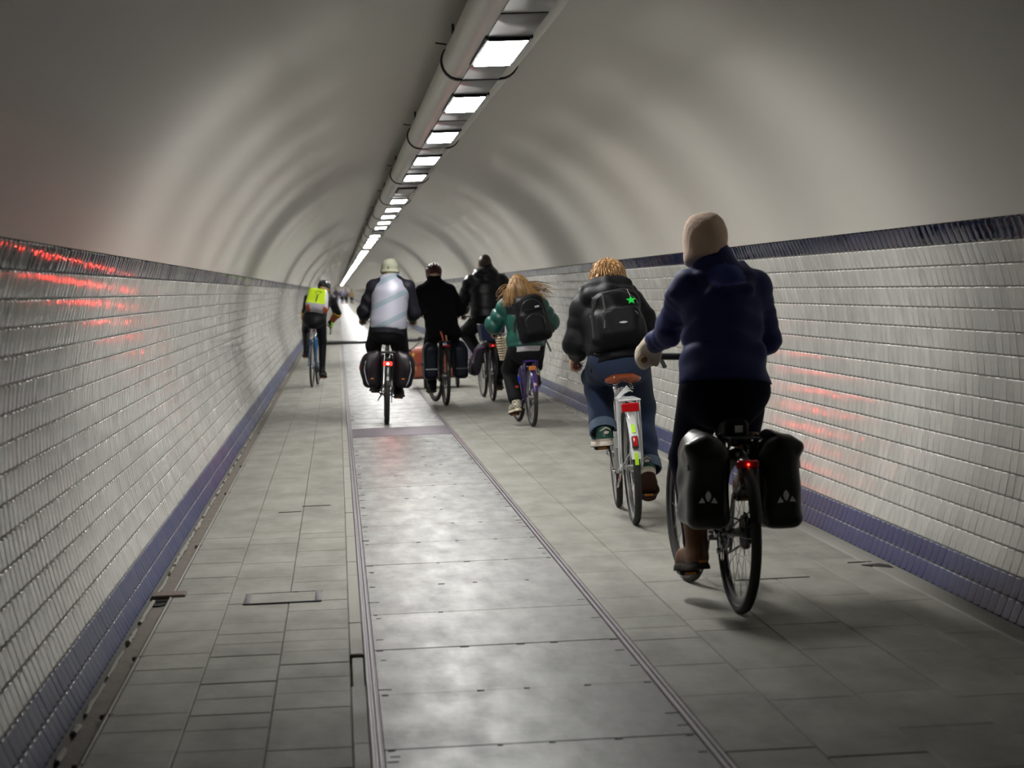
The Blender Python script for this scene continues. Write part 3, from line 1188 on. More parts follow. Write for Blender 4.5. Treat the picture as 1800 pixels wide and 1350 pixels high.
    if bar == 'sweep':
        for s in (-1, 1):
            b.tube([sp + V3(0, .05, .02), sp + V3(s * .09, .06, .025), sp + V3(s * .19, .02, .03), V3(s * (grip_w - .03), bar_y + .09, bar_z + .005), V3(s * (grip_w - .006), bar_y - .04, bar_z)], bar_r, 8)
            grips[s] = (V3(s * (grip_w - .012), bar_y, bar_z), V3(s * .2, -1, 0))
    elif bar == 'flat':
        for s in (-1, 1):
            b.tube([sp + V3(0, .05, .02), sp + V3(s * .10, .05, .025), V3(s * (grip_w + .05), bar_y, bar_z)], .011, 8)
            grips[s] = (V3(s * grip_w, bar_y + .005, bar_z), V3(s, -.15, 0))
    else:
        for s in (-1, 1):
            b.tube([sp + V3(0, .09, .0), sp + V3(s * .15, .09, .0), V3(s * .20, bar_y - .02, bar_z - .02), V3(s * .205, bar_y + .07, bar_z - .03), V3(s * .21, bar_y + .08, bar_z - .09),
                    V3(s * .212, bar_y + .03, bar_z - .14), V3(s * .215, bar_y - .06, bar_z - .145)], .0125, 8)
            grips[s] = (V3(s * .205, bar_y + .06, bar_z - .01), V3(0, 1, .1))
    b.tube([sp, sp + V3(0, .05, .02)], .014, 8)
    HB = b.build('handlebar', bar_m or (chrome if bar != 'drop' else M_PLAST), root)
    for s in (-1, 1):
        g, gd = grips[s]
        gd = gd / np.linalg.norm(gd)
        b = MB()
        if bar == 'drop':
            b.tube([g - V3(0, .03, .0), g + V3(0, .03, .005), g + V3(0, .055, .03)], [.017, .019, .012], 8)
            b.tube([g + V3(0, .05, .0), g + V3(0, .065, -.05), g + V3(0, .03, -.11)], [.008, .007, .006], 6)
            b.build('brake_hood', M_PLAST, HB)
        else:
            b.tube([g - gd * .06, g - gd * .055, g + gd * .055, g + gd * .06], [.013, .0165, .0165, .014], 10)
            b.build('grip', grip_m or M_PLAST, HB)
            b = MB()
            b.tube([g - gd * .09 + V3(0, 0, -.01), g - gd * .07 + V3(0, .03, -.02), g + gd * .02 + V3(-s * .01, .045, -.025)], .005, 6)
            b.build('brake_lever', chrome, HB)
    if fend is not None:
        b = MB()
        fender(b, A, R, math.radians(-8), math.radians(168), .027)
        b.tube([A + V3(.06, 0, 0), V3(.028, -math.cos(.35) * (R + .005), R + math.sin(.35) * R)], .003, 5)
        b.tube([A + V3(-.06, 0, 0), V3(-.028, -math.cos(.35) * (R + .005), R + math.sin(.35) * R)], .003, 5)
        b.build('rear_mudguard', fend, root)
        b = MB()
        fender(b, B, R, math.radians(38), math.radians(196), .025)
        steer_mb(b, B, steer).build('front_mudguard', fend, root)
    if rack is not None:
        zt = 2 * R + .06
        b = MB()
        for s in (-1, 1):
            b.tube([V3(s * .055, .16, zt), V3(s * .062, -.16, zt)], .0055, 6)
            b.tube([V3(s * .062, -.12, zt), V3(s * .068, 0, R + .01)], .005, 6)
            b.tube([V3(s * .06, .02, zt), V3(s * .068, .004, R + .01)], .005, 6)
        b.tube([V3(-.062, -.16, zt), V3(.062, -.16, zt)], .0055, 6)
        for yy in (.16, .05, -.06):
            b.tube([V3(-.058, yy, zt), V3(.058, yy, zt)], .005, 6)
        b.tube([V3(0, .16, zt), BB + sdir * (sl - .06)], .006, 6)
        b.build('rear_rack', rack, root)
    if stand:
        b = MB()
        b.tube([V3(-.06, .04, R - .03), V3(-.10, -.12, R - .10)], [.007, .006], 6)
        b.build('kickstand', chrome, root)
    return dict(root=root, ped=ped, grips=grips, R=R, seat=seat, A=A, B=B, BB=BB, F=F, rack_z=2 * R + .06, st=st)


def rear_lamp(bk, y, z, size=(.045, .012, .018), m=None, x=0.0, glow=0.0, name='rear_lamp', label=None, led_r=None):
    b = MB()
    b.box((x, y, z), size, bev=min(size) * .6)
    o = b.build(name, m or M_RED, bk['root'], label=label)
    b = MB()
    b.box((x, y + size[1] + .008, z), (size[0] * .8, .010, size[2] * .8), bev=.004)
    b.build('lamp_housing', M_PLAST, o)
    if glow:
        if led_r:                            # added black snoot keeps the diode's red light off nearby ceiling and walls
            b = MB()
            an = np.arange(16) * 2 * PI / 16
            ci = np.stack([np.cos(an), 0 * an, np.sin(an)], 1)
            q = V3(x, y - size[1], z)
            b.loft([q + ci * led_r * 1.35 + V3(0, -.030, 0), q + ci * led_r * 1.35, q + ci * led_r * 1.6, q + ci * led_r * 1.6 + V3(0, -.030, 0)], True)
            b.build('led_snoot', M_PLAST, o)
        b = MB()
        b.disc((x, y - size[1] - .002, z), led_r or .004, .003, 14, (0, 1, 0))
        b.build('lit_led', mat('led_red_%d' % glow, (1, .05, .03), .4, emit=(1.0, .035, .02, glow)), o)
    return o


# ------------------------------------------------------------------ riders
def ik(a, b, l1, l2, pole):
    a, b, pole = map(lambda q: np.asarray(q, float), (a, b, pole))
    d = b - a
    L = min(np.linalg.norm(d), (l1 + l2) * .999)
    e = d / np.linalg.norm(d)
    p = pole - e * (pole @ e)
    p = p / np.linalg.norm(p)
    x = (l1 * l1 - l2 * l2 + L * L) / (2 * L)
    return a + e * x + p * math.sqrt(max(0, l1 * l1 - x * x))


class Rider:
    """Joint positions of one seated rider in the frame of the bike."""

    def __init__(self, label, bk, pelvis, neck, head, shw=.17, sh_drop=.07, sh_shift=0.0, elbows=None, pitch=(0, 0), knee_out=(.15, .15), scale=1.0,
                 vox=.011, hands=None, face=(0, 0), feet=None, hipw=.09, category='person'):
        self.F = bk['F']
        self.root = empty('person', self.F, label, category)
        self.s = scale
        self.vox = vox
        self.pel, self.neck, self.head = map(lambda q: np.asarray(q, float), (pelvis, neck, head))
        up = self.neck - self.pel
        self.spine = up / np.linalg.norm(up)
        self.back = np.cross(self.spine, V3(1, 0, 0))          # points to the rear
        if self.back[1] > 0:
            self.back = -self.back
        self.front = -self.back
        mid = self.neck - self.spine * sh_drop
        self.sh = {s: mid + V3(s * shw, 0, -.0) + self.front * .01 + V3(0, 0, -.0 + s * sh_shift) for s in (-1, 1)}
        self.grip = hands or bk['grips']
        self.hand = {}
        self.wrist = {}
        self.el = {}
        for s in (-1, 1):
            g, gd = self.grip[s]
            gd = np.asarray(gd, float) / np.linalg.norm(gd)
            g = np.asarray(g, float)
            e0 = np.asarray(elbows[s], float)
            d = e0 - g
            d = d - gd * (d @ gd) * .55
            d = d / np.linalg.norm(d)
            self.el[s] = e0
            self.wrist[s] = g + d * .075 * scale + V3(0, 0, .022)
            self.hand[s] = (g, gd)
        self.hip = {s: self.pel + V3(s * hipw, 0, -.01) for s in (-1, 1)}
        self.ball, self.frot, self.ank, self.knee = {}, {}, {}, {}
        for s, pt in ((-1, pitch[0]), (1, pitch[1])):
            p = (feet or bk['ped'])[s] + V3(s * .006, 0, .012)
            a = math.radians(pt)                # positive lifts the heel
            Rx = np.array([[1, 0, 0], [0, math.cos(a), math.sin(a)], [0, -math.sin(a), math.cos(a)]])
            yw = -s * .10
            Rz = np.array([[math.cos(yw), -math.sin(yw), 0], [math.sin(yw), math.cos(yw), 0], [0, 0, 1]])
            R = Rz @ Rx
            self.ball[s], self.frot[s] = p, R
            self.ank[s] = p + R @ (V3(0, -.135, .095) * scale)
            lth = .43 * scale
            D = np.linalg.norm(self.ank[s] - self.hip[s])
            ls = max(lth * .98, D / 2 + .004)
            self.knee[s] = ik(self.hip[s], self.ank[s], max(lth, D / 2 + .004), ls, V3(s * knee_out[0 if s < 0 else 1], 1, .25))
        self.face = face

    def box(self):
        P = [self.pel, self.neck, self.head] + list(self.sh.values()) + list(self.el.values()) + list(self.wrist.values()) + list(self.ank.values()) + list(self.knee.values()) + list(self.ball.values())
        P = np.array(P)
        return P.min(0) - .2, P.max(0) + .2

    def headrot(self):
        yw, pt = map(math.radians, self.face)
        Rz = np.array([[math.cos(yw), -math.sin(yw), 0], [math.sin(yw), math.cos(yw), 0], [0, 0, 1]])
        Rx = np.array([[1, 0, 0], [0, math.cos(pt), -math.sin(pt)], [0, math.sin(pt), math.cos(pt)]])
        return Rz @ Rx

    def body(self, skin=None, hand_m=None):
        s_ = self.s
        lo, hi = self.box()
        S = SDF(lo, hi, self.vox)
        fl = (self.front, 1.35)
        S.chain([self.pel - self.spine * .03, self.pel + self.spine * .14, self.neck - self.spine * .16, self.neck - self.spine * .06],
                [.125 * s_, .115 * s_, .135 * s_, .09 * s_], .05, fl)
        S.chain([self.neck - self.spine * .06, self.neck + (self.head - self.neck) * .6], [.062 * s_, .052 * s_], .03)
        R = self.headrot()
        k = s_
        c = self.head
        S.ell(c + R @ V3(0, -.008, .02) * k, V3(.074, .094, .092) * k, R, .02)
        S.ell(c + R @ V3(0, .025, -.05) * k, V3(.055, .062, .065) * k, R, .03)
        S.cone(c + R @ V3(0, .088, .01) * k, c + R @ V3(0, .108, -.025) * k, .009 * k, .014 * k, .012)
        for s in (-1, 1):
            S.ell(c + R @ V3(s * .030, .088, .012) * k, V3(.014, .012, .010) * k, R, .008, sub=True)
            S.ell(c + R @ V3(s * .030, .078, .012) * k, V3(.012, .012, .011) * k, R, .004)
            S.ell(c + R @ V3(s * .074, -.004, -.005) * k, V3(.012, .022, .033) * k, R, .008)
        S.ell(c + R @ V3(0, .083, -.060) * k, V3(.024, .008, .004) * k, R, .006)
        S.ell(c + R @ V3(0, .068, -.092) * k, V3(.022, .02, .018) * k, R, .02)
        for s in (-1, 1):
            S.chain([self.neck - self.spine * .07, self.sh[s]], [.05 * k, .052 * k], .04)
            S.chain([self.sh[s], self.el[s], self.wrist[s]], [.052 * k, .040 * k, .027 * k], .02)
            g, gd = self.hand[s]
            w_ = self.wrist[s]
            bk_ = w_ - g
            bk_ = bk_ - gd * (bk_ @ gd)
            bk_ = bk_ / np.linalg.norm(bk_)                       # from bar to wrist
            upv = np.cross(gd, bk_)
            if upv[2] < 0:
                upv = -upv
            rb = .026
            kn = g + bk_ * .020 + upv * .028
            S.cone(w_, kn + gd * .016 * k, .024 * k, .021 * k, .012)
            S.cone(w_, kn - gd * .016 * k, .024 * k, .021 * k, .012)
            for q, ln in zip((-1.5, -.5, .5, 1.5), (.9, 1.05, 1.0, .82)):
                o = g + gd * q * .020 * k
                p = [o + bk_ * .016 + upv * .028, o - bk_ * .014 + upv * .025, o - bk_ * .027 * ln - upv * .002, o - bk_ * .010 - upv * .026 * ln]
                S.chain(p, [.0115 * k, .0108 * k, .010 * k, .009 * k], .004)
            ti = -1 if (gd[0] * s) > 0 else 1                    # thumb on the inner side
            o = g + gd * ti * .034 * k
            S.chain([w_ * .6 + kn * .4 + gd * ti * .018 * k, o + bk_ * .026 - upv * .004, o + bk_ * .006 - upv * .026, o - bk_ * .016 - upv * .024], [.015 * k, .012 * k, .0105 * k, .009 * k], .006)
            S.chain([self.hip[s], self.knee[s], self.ank[s]], [.082 * k, .054 * k, .036 * k], .03)
            S.cone(self.ank[s] + self.frot[s] @ V3(0, -.03, -.05) * k, self.ball[s] + self.frot[s] @ V3(0, 0, .03) * k, .032 * k, .032 * k, .02)
        S.cone(self.hip[-1] * .8 + self.hip[1] * .2, self.hip[1] * .8 + self.hip[-1] * .2, .085 * k, .085 * k, .03)
        self.bodyobj = S.mesh('body', skin or M_SKIN, self.root)
        return self.bodyobj

    def jacket(self, m, hem=.06, width=(.185, .165, .185, .13), flat=1.35, arm=(.068, .060, .046), k=.04, wr=.004, seed=0.0, collar=.075, hood=None, mod=None,
               tmod=None, flare=0.0, name='jacket', mats=None, matfn=None, sleeves=True, arm_k=.03, arm_end=.88, collar_h=.05, vox=None, off=0.0, wfreq=46.0, back_out=0.0, seams=()):
        s_ = self.s
        lo, hi = self.box()
        lo = lo.copy()
        lo[2] = max(lo[2], self.pel[2] - hem - .35)
        S = SDF(lo, hi, vox or self.vox)
        fl = (self.front, flat)
        P = [self.pel - self.spine * (hem + .04), self.pel + self.spine * .05, self.pel + self.spine * (.42 * np.linalg.norm(self.neck - self.pel)),
             self.neck - self.spine * .15 + self.back * back_out, self.neck - self.spine * .05]
        Rr = [(width[0] + flare) * s_ + off, width[0] * s_ + off, width[1] * s_ + off, width[2] * s_ + off, width[3] * s_ + off]
        S.chain(P, Rr, .06, fl, tmod)
        for s in (-1, 1):
            S.chain([self.neck - self.spine * .055, self.sh[s]], [.062 * s_ + off, arm[0] * s_ + off], .05)
            if sleeves:
                e = self.el[s] + (self.wrist[s] - self.el[s]) * arm_end
                S.cone(self.sh[s], self.el[s], arm[0] * s_ + off, arm[1] * s_ + off, arm_k, None, mod)
                S.cone(self.el[s], e, arm[1] * s_ + off, arm[2] * s_ + off, arm_k, None, mod)
        if collar:
            nd = self.head - self.neck
            nd /= np.linalg.norm(nd)
            S.cone(self.neck - self.spine * .04, self.neck + nd * collar_h, collar * s_ * 1.1, collar * s_, .03)
        if hood:
            hood(S, self)
        if wr:
            S.wrinkle(wr, wfreq, seed)
        if seams:
            hgt = ((S.ax[1][None, :, None] - self.pel[1]) * self.spine[1] + (S.ax[2][None, None, :] - self.pel[2]) * self.spine[2])
            for q, dep in seams:
                S.f = (S.f + dep * np.exp(-((hgt - q) / .009) ** 2)).astype(np.float32)
        S.cut(self.pel - self.spine * hem, -self.spine)
        o = S.mesh(name, m, self.root, mats=mats, matfn=matfn)
        return o

    def trousers(self, m, r=(.105, .078, .058), wr=.003, seed=1.0, end=.93, hipr=.155, mats=None, matfn=None, vox=None, hip_flat=1.3):
        s_ = self.s
        lo, hi = self.box()
        hi = hi.copy()
        hi[2] = self.pel[2] + .25
        S = SDF(lo, hi, vox or self.vox)
        S.chain([self.pel - self.spine * .03, self.pel + self.spine * .04], [hipr * s_, (hipr - .02) * s_], .05, (self.front, hip_flat))
        for s in (-1, 1):
            e = self.knee[s] + (self.ank[s] - self.knee[s]) * end
            S.chain([self.hip[s] + V3(0, 0, -.01), self.knee[s], e], [r[0] * s_, r[1] * s_, r[2] * s_], .03)
        if wr:
            S.wrinkle(wr, 34.0, seed, (.3, .6, .8))
        return S.mesh('trousers', m, self.root, mats=mats, matfn=matfn)

    def shoe(self, s, m, sole_m, boot=0.0, mats=None, matfn=None, k=1.0, tread=None):
        R = self.frot[s]
        M = Matrix(((R[0, 0], R[0, 1], R[0, 2], self.ball[s][0]), (R[1, 0], R[1, 1], R[1, 2], self.ball[s][1]), (R[2, 0], R[2, 1], R[2, 2], self.ball[s][2]), (0, 0, 0, 1)))
        q = self.s * k
        S = SDF(V3(-.07, -.24, 0) * q, V3(.07, .13, .14 + boot) * q, .0065)
        S.chain([V3(0, -.17, .045) * q, V3(s * .004, -.02, .040) * q, V3(s * -.004, .045, .034) * q], [.036 * q, .045 * q, .040 * q], .02)
        S.chain([V3(0, -.15, .05) * q, V3(0, -.145, (.10 + boot)) * q], [.040 * q, (.045 + boot * .05) * q], .03)
        S.cone(V3(0, -.12, .08) * q, V3(0, .0, .055) * q, .035 * q, .03 * q, .03)
        S.cut(V3(0, 0, .012) * q, V3(0, 0, -1))
        S.cut(V3(0, -.145, .11 + boot) * q, V3(0, 0.1, 1))
        sh = S.mesh('boot' if boot else 'shoe', m, self.root, M, mats=mats, matfn=matfn)
        S = SDF(V3(-.07, -.24, -.02) * q, V3(.07, .13, .06) * q, .006)
        S.chain([V3(0, -.172, .0) * q, V3(s * .004, -.02, .0) * q, V3(s * -.004, .05, .0) * q], [.042 * q, .050 * q, .045 * q], .03)
        S.cut(V3(0, 0, .026) * q, V3(0, 0, 1))
        S.cut(V3(0, 0, -.004) * q, V3(0, 0, -1))
        S.mesh('sole', sole_m, sh, mats=[sole_m, tread] if tread else None, matfn=(lambda c: (c[:, 2] < .001).astype(int)) if tread else None)
        return sh, M


def strands(mb, roots, ctrl, r0, n=5):
    for p, c1, c2, e, r in ctrl:
        t = np.linspace(0, 1, n)[:, None]
        P = (1 - t) ** 3 * p + 3 * (1 - t) ** 2 * t * c1 + 3 * (1 - t) * t * t * c2 + t ** 3 * e
        mb.tube(P, np.linspace(r, r * .25, n), 5, caps=True)


def bag_top(S, F, name, m, label, category, **kw):
    return S.mesh(name, m, None, top=F, label=label, category=category, **kw)

# ------------------------------------------------------------------ cloth and bag materials
M_NAVY = mat('navy_softshell', (0.016, 0.023, 0.10), 0.62, var=0.18, scale=14, bump=0.25, bscale=260, spec=0.2)
M_NAVYH = mat('navy_hood_lining', (0.02, 0.035, 0.24), 0.55, var=0.15, scale=14, bump=0.2, bscale=260)
M_NAVYT = mat('dark_navy_trousers', (0.003, 0.004, 0.014), 0.9, spec=0.12, var=0.2, scale=20, bump=0.2, bscale=300)
M_BEIGE = mat('beige_knit', (0.68, 0.49, 0.37), 0.9, var=0.12, scale=70, bump=0.55, bscale=170, sheen=0.3)
M_MITT = mat('cream_fleece', (0.66, 0.56, 0.44), 0.95, var=0.15, scale=80, bump=0.5, bscale=220, sheen=0.3)
M_BOOT = mat('brown_leather', (0.125, 0.048, 0.012), 0.45, var=0.3, scale=18, bump=0.2, bscale=90)
M_SOLEK = mat('dark_sole', (0.02, 0.012, 0.009), 0.75, var=0.2)
M_BLKJ = mat('black_shell', (0.005, 0.005, 0.007), 0.55, var=0.2, scale=16, bump=0.2, bscale=240, spec=0.15)
M_BLKP = mat('black_puffer', (0.004, 0.005, 0.008), 0.36, var=0.2, scale=16, bump=0.15, bscale=120, spec=0.35)
M_BLKC = mat('black_wool', (0.003, 0.003, 0.0045), 0.95, var=0.2, scale=30, bump=0.3, bscale=300, spec=0.15)
M_BAG = mat('black_tarpaulin', (0.006, 0.0065, 0.006), 0.34, var=0.2, scale=12, bump=0.12, bscale=60)
M_PACK = mat('black_pack_cloth', (0.005, 0.005, 0.007), 0.45, var=0.2, scale=30, bump=0.25, bscale=320, spec=0.13)
M_STRAP = mat('black_webbing', (0.010, 0.010, 0.011), 0.7, bump=0.3, bscale=400)
M_REFL = mat('grey_reflective_print', (0.74, 0.74, 0.77), 0.5, var=0.05)
M_JEAN = mat('blue_denim', (0.007, 0.018, 0.052), 0.85, var=0.6, scale=7, bump=0.3, bscale=420)
M_CUFF = mat('denim_cuff', (0.085, 0.12, 0.18), 0.9, var=0.2, scale=60, bump=0.3, bscale=400)
M_WHITE = mat('white_enamel', (0.62, 0.63, 0.64), 0.22, var=0.04, coat=0.3)
M_OFFW = mat('off_white_rubber', (0.58, 0.52, 0.44), 0.6, var=0.12)
M_GREENL = mat('green_leather', (0.004, 0.055, 0.04), 0.45, var=0.15)
M_SADDLE = mat('brown_saddle_leather', (0.20, 0.045, 0.014), 0.25, var=0.2, coat=0.4)
M_HAIRB = mat('sandy_hair', (0.36, 0.20, 0.075), 0.5, var=0.45, scale=55, stretch=(1, 1, .3))
M_HAIRC = mat('honey_blond_hair', (0.30, 0.165, 0.052), 0.42, var=0.5, scale=40, stretch=(1, 1, .25))
M_HAIRD = mat('dark_brown_hair', (0.045, 0.022, 0.012), 0.5, var=0.4, scale=60)
M_TEAL = mat('green_puffer', (0.0015, 0.060, 0.045), 0.36, var=0.14, scale=12, bump=0.15, bscale=90)
M_PURPLE = mat('purple_paint', (0.030, 0.010, 0.105), 0.25, var=0.1, coat=0.4)
M_WHITEC = mat('white_cotton', (0.40, 0.38, 0.41), 0.85, var=0.06, bump=0.2, bscale=200)


def blk(col=(0.003, 0.003, 0.0045)):
    return mat('black_cloth_trousers', col, 0.85, var=0.2, scale=20, bump=0.2, bscale=300, spec=0.25)


def strap_tube(mb, pts, w=.014, t=.35):
    mb.tube(pts, w, 8, flat=t)


# ================================================================== A: navy hooded jacket, beige beanie, two black roll-top bags
FA = frame_at(0.81, 9.10, -2.6, 1.0)
bkA = bike('black trekking bicycle in front of all others, two black roll-top bags on its rack', F=FA, R=.35, tw=.0225, wb=1.05, seat=.88, bar_z=1.075, bar_y=.70, grip_w=.275,
           crank=-84, fend=M_BLK, rack=M_BLK, rim=M_RIMK, steer=3, grip_m=mat('cork_grip', (.30, .17, .06), .7), name='trekking_bicycle', bar_r=.016, bar_m=M_PLAST)
rear_lamp(bkA, -.19, .655, (.046, .014, .018), glow=12, label='red lamp with a small lit dot')
b = MB()
for q, (dx, dz, r) in enumerate(((-.085, .02, .020), (-.10, .0, .016), (-.075, -.05, .022), (-.09, -.075, .014), (-.068, .0, .014))):
    b.disc(bkA['A'] + V3(dx, -.02 - .01 * (q % 2), dz), r, .012, 14, (1, 0, .1))
b.tube([bkA['A'] + V3(-.085, 0, .02), bkA['A'] + V3(-.075, -.03, -.06)], .010, 8)
b.build('derailleur', mat('worn_chrome', (.42, .42, .44), .22, 1.0, var=.3, scale=40), bkA['root'])
b = MB()
b.tube([V3(.03, -.03, .30), V3(.075, .02, .355), V3(.03, .0, .43), V3(.03, -.03, .30)], .008, 6)
b.disc(bkA['A'] + V3(.03, 0, 0), .075, .012, 24)
b.build('hub_brake', M_PLAST, bkA['root'])
# saddle bag with its grey patch
S = SDF((-.08, -.02, .70), (.09, .22, .86), .007)
S.box((.005, .10, .79), (.055, .085, .045), .03)
S.cone((.005, .06, .75), (.005, .15, .76), .04, .035, .03)
sb = S.mesh('saddle_bag', M_PACK, None, top=FA, label='small black saddle bag with a pale square patch under the front rider', category='bag')
b = MB()
b.box((.012, .0125, .79), (.017, .002, .015), rot_to((0, 1, 0.1)) if False else None)
Mi = (FA.inverted() @ sb.matrix_world).inverted()
b.V = [v + np.array(Mi.translation) for v in b.V]
b.build('patch', M_REFL, sb)


def rolltop(side, zc, xc, tilt, label):
    """Roll-top pannier: tapered dry bag, rolled closure, side strap, three-piece light grey emblem on its rear face."""
    S = SDF((xc - .14, -.22, zc - .24), (xc + .14, .20, zc + .27), .0075)
    S.box((xc, -.01, zc - .035), (.090, .15, .175), .05, taper=-.05)
    S.box((xc + side * .012, -.01, zc + .12), (.068, .135, .055), .04, k=.05)
    S.cone((xc + side * .015, -.13, zc + .155), (xc + side * .015, .12, zc + .165), .033, .033, .03)
    S.cone((xc + side * .05, -.12, zc + .145), (xc + side * .085, -.13, zc + .13), .03, .026, .03)
    S.wrinkle(.005, 30, 3 + side, (.6, .2, .8))
    o = S.mesh('pannier_bag', M_BAG, None, top=FA @ Matrix.Rotation(math.radians(tilt), 4, 'Y'), label=label, category='bag')
    off = -np.array((o.matrix_world.inverted() @ FA @ Matrix.Rotation(math.radians(tilt), 4, 'Y')).inverted().translation)

    def put(b_):
        b_.V = [v + off for v in b_.V]
        return b_
    yb = -.163
    em = MB()
    pet = [(0, .030), (.009, .020), (.0125, .006), (.0075, -.008), (0, -.017), (-.0075, -.008), (-.0125, .006), (-.009, .020)]
    Rf = np.array([[1, 0, 0], [0, 0, -1], [0, 1, 0]], float)       # u->x, v->z, w->-y
    ce = V3(xc + side * .012, yb, zc - .075)
    em.poly(pet, ce, Rf, .002)
    em.poly([(-.040, -.022), (-.013, -.020), (-.026, .003)], ce, Rf, .002)
    em.poly([(.013, -.020), (.040, -.022), (.026, .003)], ce, Rf, .002)
    put(em).build('emblem', M_REFL, o, smooth=False, kind='stuff')
    st = MB()
    strap_tube(st, [V3(xc - side * .01, yb + .01, zc + .15), V3(xc + side * .06, yb + .03, zc + .12), V3(xc + side * .085, yb + .06, zc + .05)], .012)
    strap_tube(st, [V3(xc - side * .06, -.02, zc + .185), V3(xc - side * .095, -.02, zc + .10), V3(xc - side * .096, -.02, zc - .1)], .012)
    put(st).build('strap', M_STRAP, o)
    bu = MB()
    bu.box((xc + side * .086, yb + .055, zc + .055), (.008, .012, .02), bev=.004)
    put(bu).build('buckle', mat('worn_buckle', (.10, .10, .105), .3), o)
    for yy in (-.08, .07):
        hk = MB()
        hk.tube([V3(xc - side * .085, yy, zc + .12), V3(xc - side * .108, yy, zc + .17), V3(xc - side * .122, yy, zc + .15)], .007, 6)
        put(hk).build('hook', M_PLAST, o)
    return o


rolltop(-1, .585, -.170, 2, 'black roll-top pannier bag hung left of the front rear wheel, pale emblem low on it')
rolltop(1, .575, .185, -3, 'black roll-top pannier bag hung on the wall side of the front bicycle, pale emblem')

A = Rider('person in a beige beanie and navy hooded jacket cycling with both hands on the bar', bkA, (0.0, .22, .975), (.020, .34, 1.465), (-.045, .385, 1.575), shw=.150,
          elbows={-1: (-.185, .50, 1.215), 1: (.225, .36, 1.16)}, pitch=(8, 12), knee_out=(.05, .25), vox=.010, face=(14, -4))
A.body()


def hoodA(S, r):
    n = r.neck
    S.cone(n + V3(0, .0, -.02), n + V3(-.03, .02, .070), .086, .080, .02)
    S.chain([n + V3(-.095, .03, .03), n + V3(-.105, -.06, -.03), n + V3(-.06, -.125, -.085), n + V3(0.01, -.145, -.105), n + V3(.08, -.125, -.085), n + V3(.115, -.06, -.03), n + V3(.10, .03, .03)],
            [.022, .030, .034, .036, .034, .030, .022], .012)
    S.chain([n + V3(-.105, -.07, -.07), n + V3(-.055, -.105, -.15), n + V3(0.01, -.125, -.195), n + V3(.075, -.105, -.15), n + V3(.125, -.07, -.07)], [.028, .032, .034, .032, .028], .012)
    S.ell(n + V3(.0, -.122, -.01), (.060, .026, .055), None, .012, sub=True)


def navy_two(c):
    n = A.neck
    d = (((c[:, 0] - n[0]) / .085) ** 2 + ((c[:, 2] - n[2] + .025) / .062) ** 2 < 1) & (c[:, 1] < n[1] - .03) & (c[:, 1] > n[1] - .150)
    return d.astype(int)


A.jacket(M_NAVY, hem=.005, width=(.185, .160, .165, .115), flat=1.35, arm=(.072, .062, .048), wr=.008, seed=2, mod=(.008, .052, .1), wfreq=40, seams=((.175, .006), (-.0, .0)), collar=.08, hood=hoodA, mats=[M_NAVY, M_NAVYH], matfn=navy_two, collar_h=.06, flare=.01)
A.trousers(M_NAVYT, r=(.112, .075, .052), hipr=.182, seed=4)
R_ = A.headrot()
S = SDF(A.head - .16, A.head + .19, .008)
S.ell(A.head + V3(.004, -.008, .050), (.088, .104, .100), R_, .03)
S.cone(A.head + V3(.006, -.01, .045), A.head + V3(-.002, -.02, -.04), .093, .095, .03)
S.cone(A.head + V3(-.030, -.01, .092), A.head + V3(.034, -.012, .104), .044, .040, .03)
S.cone(A.head + V3(.018, -.012, .118), A.head + V3(.020, -.012, .130), .024, .016, .02)
S.cut(A.head + V3(0, 0, -.075), R_ @ V3(0, -.35, -1))
X = S.ax[0][:, None, None] - A.head[0]
Y = S.ax[1][None, :, None] - A.head[1]
S.f = (S.f + .0012 * np.cos(46 * np.arctan2(X, -Y + .001)) + 0 * S.ax[2][None, None, :]).astype(np.float32)
S.mesh('beanie', M_BEIGE, A.root)
for s in (-1, 1):
    g, gd = A.hand[s]
    w_ = A.wrist[s]
    S = SDF(np.minimum(g, w_) - .12, np.maximum(g, w_) + .12, .008)
    S.chain([w_ + (A.el[s] - w_) * .22, w_, g + V3(0, 0, .022)], [.046, .043, .043], .03)
    S.cone(g - gd * .032 + V3(0, .012, .008), g + gd * .032 + V3(0, .012, .008), .038, .036, .02)
    S.cone(g - gd * .03 + V3(0, .01, -.018), g + gd * .025 + V3(0, .01, -.018), .026, .026, .02)
    S.cone(w_ + V3(-s * .02, .0, -.01), g + V3(-s * .05, -.012, -.02), .02, .018, .02)
    S.wrinkle(.003, 60, 1.0 + s)
    S.mesh('mitten', M_MITT, A.root)
for s in (-1, 1):
    A.shoe(s, M_BOOT, M_SOLEK, boot=.12, k=1.1)
    b = MB()
    q = A.ball[s] + A.frot[s] @ V3(0, -.236, .030)
    b.box(q, (.016, .0025, .005), A.frot[s])
    b.build('heel_tab', M_AMBER, A.root)

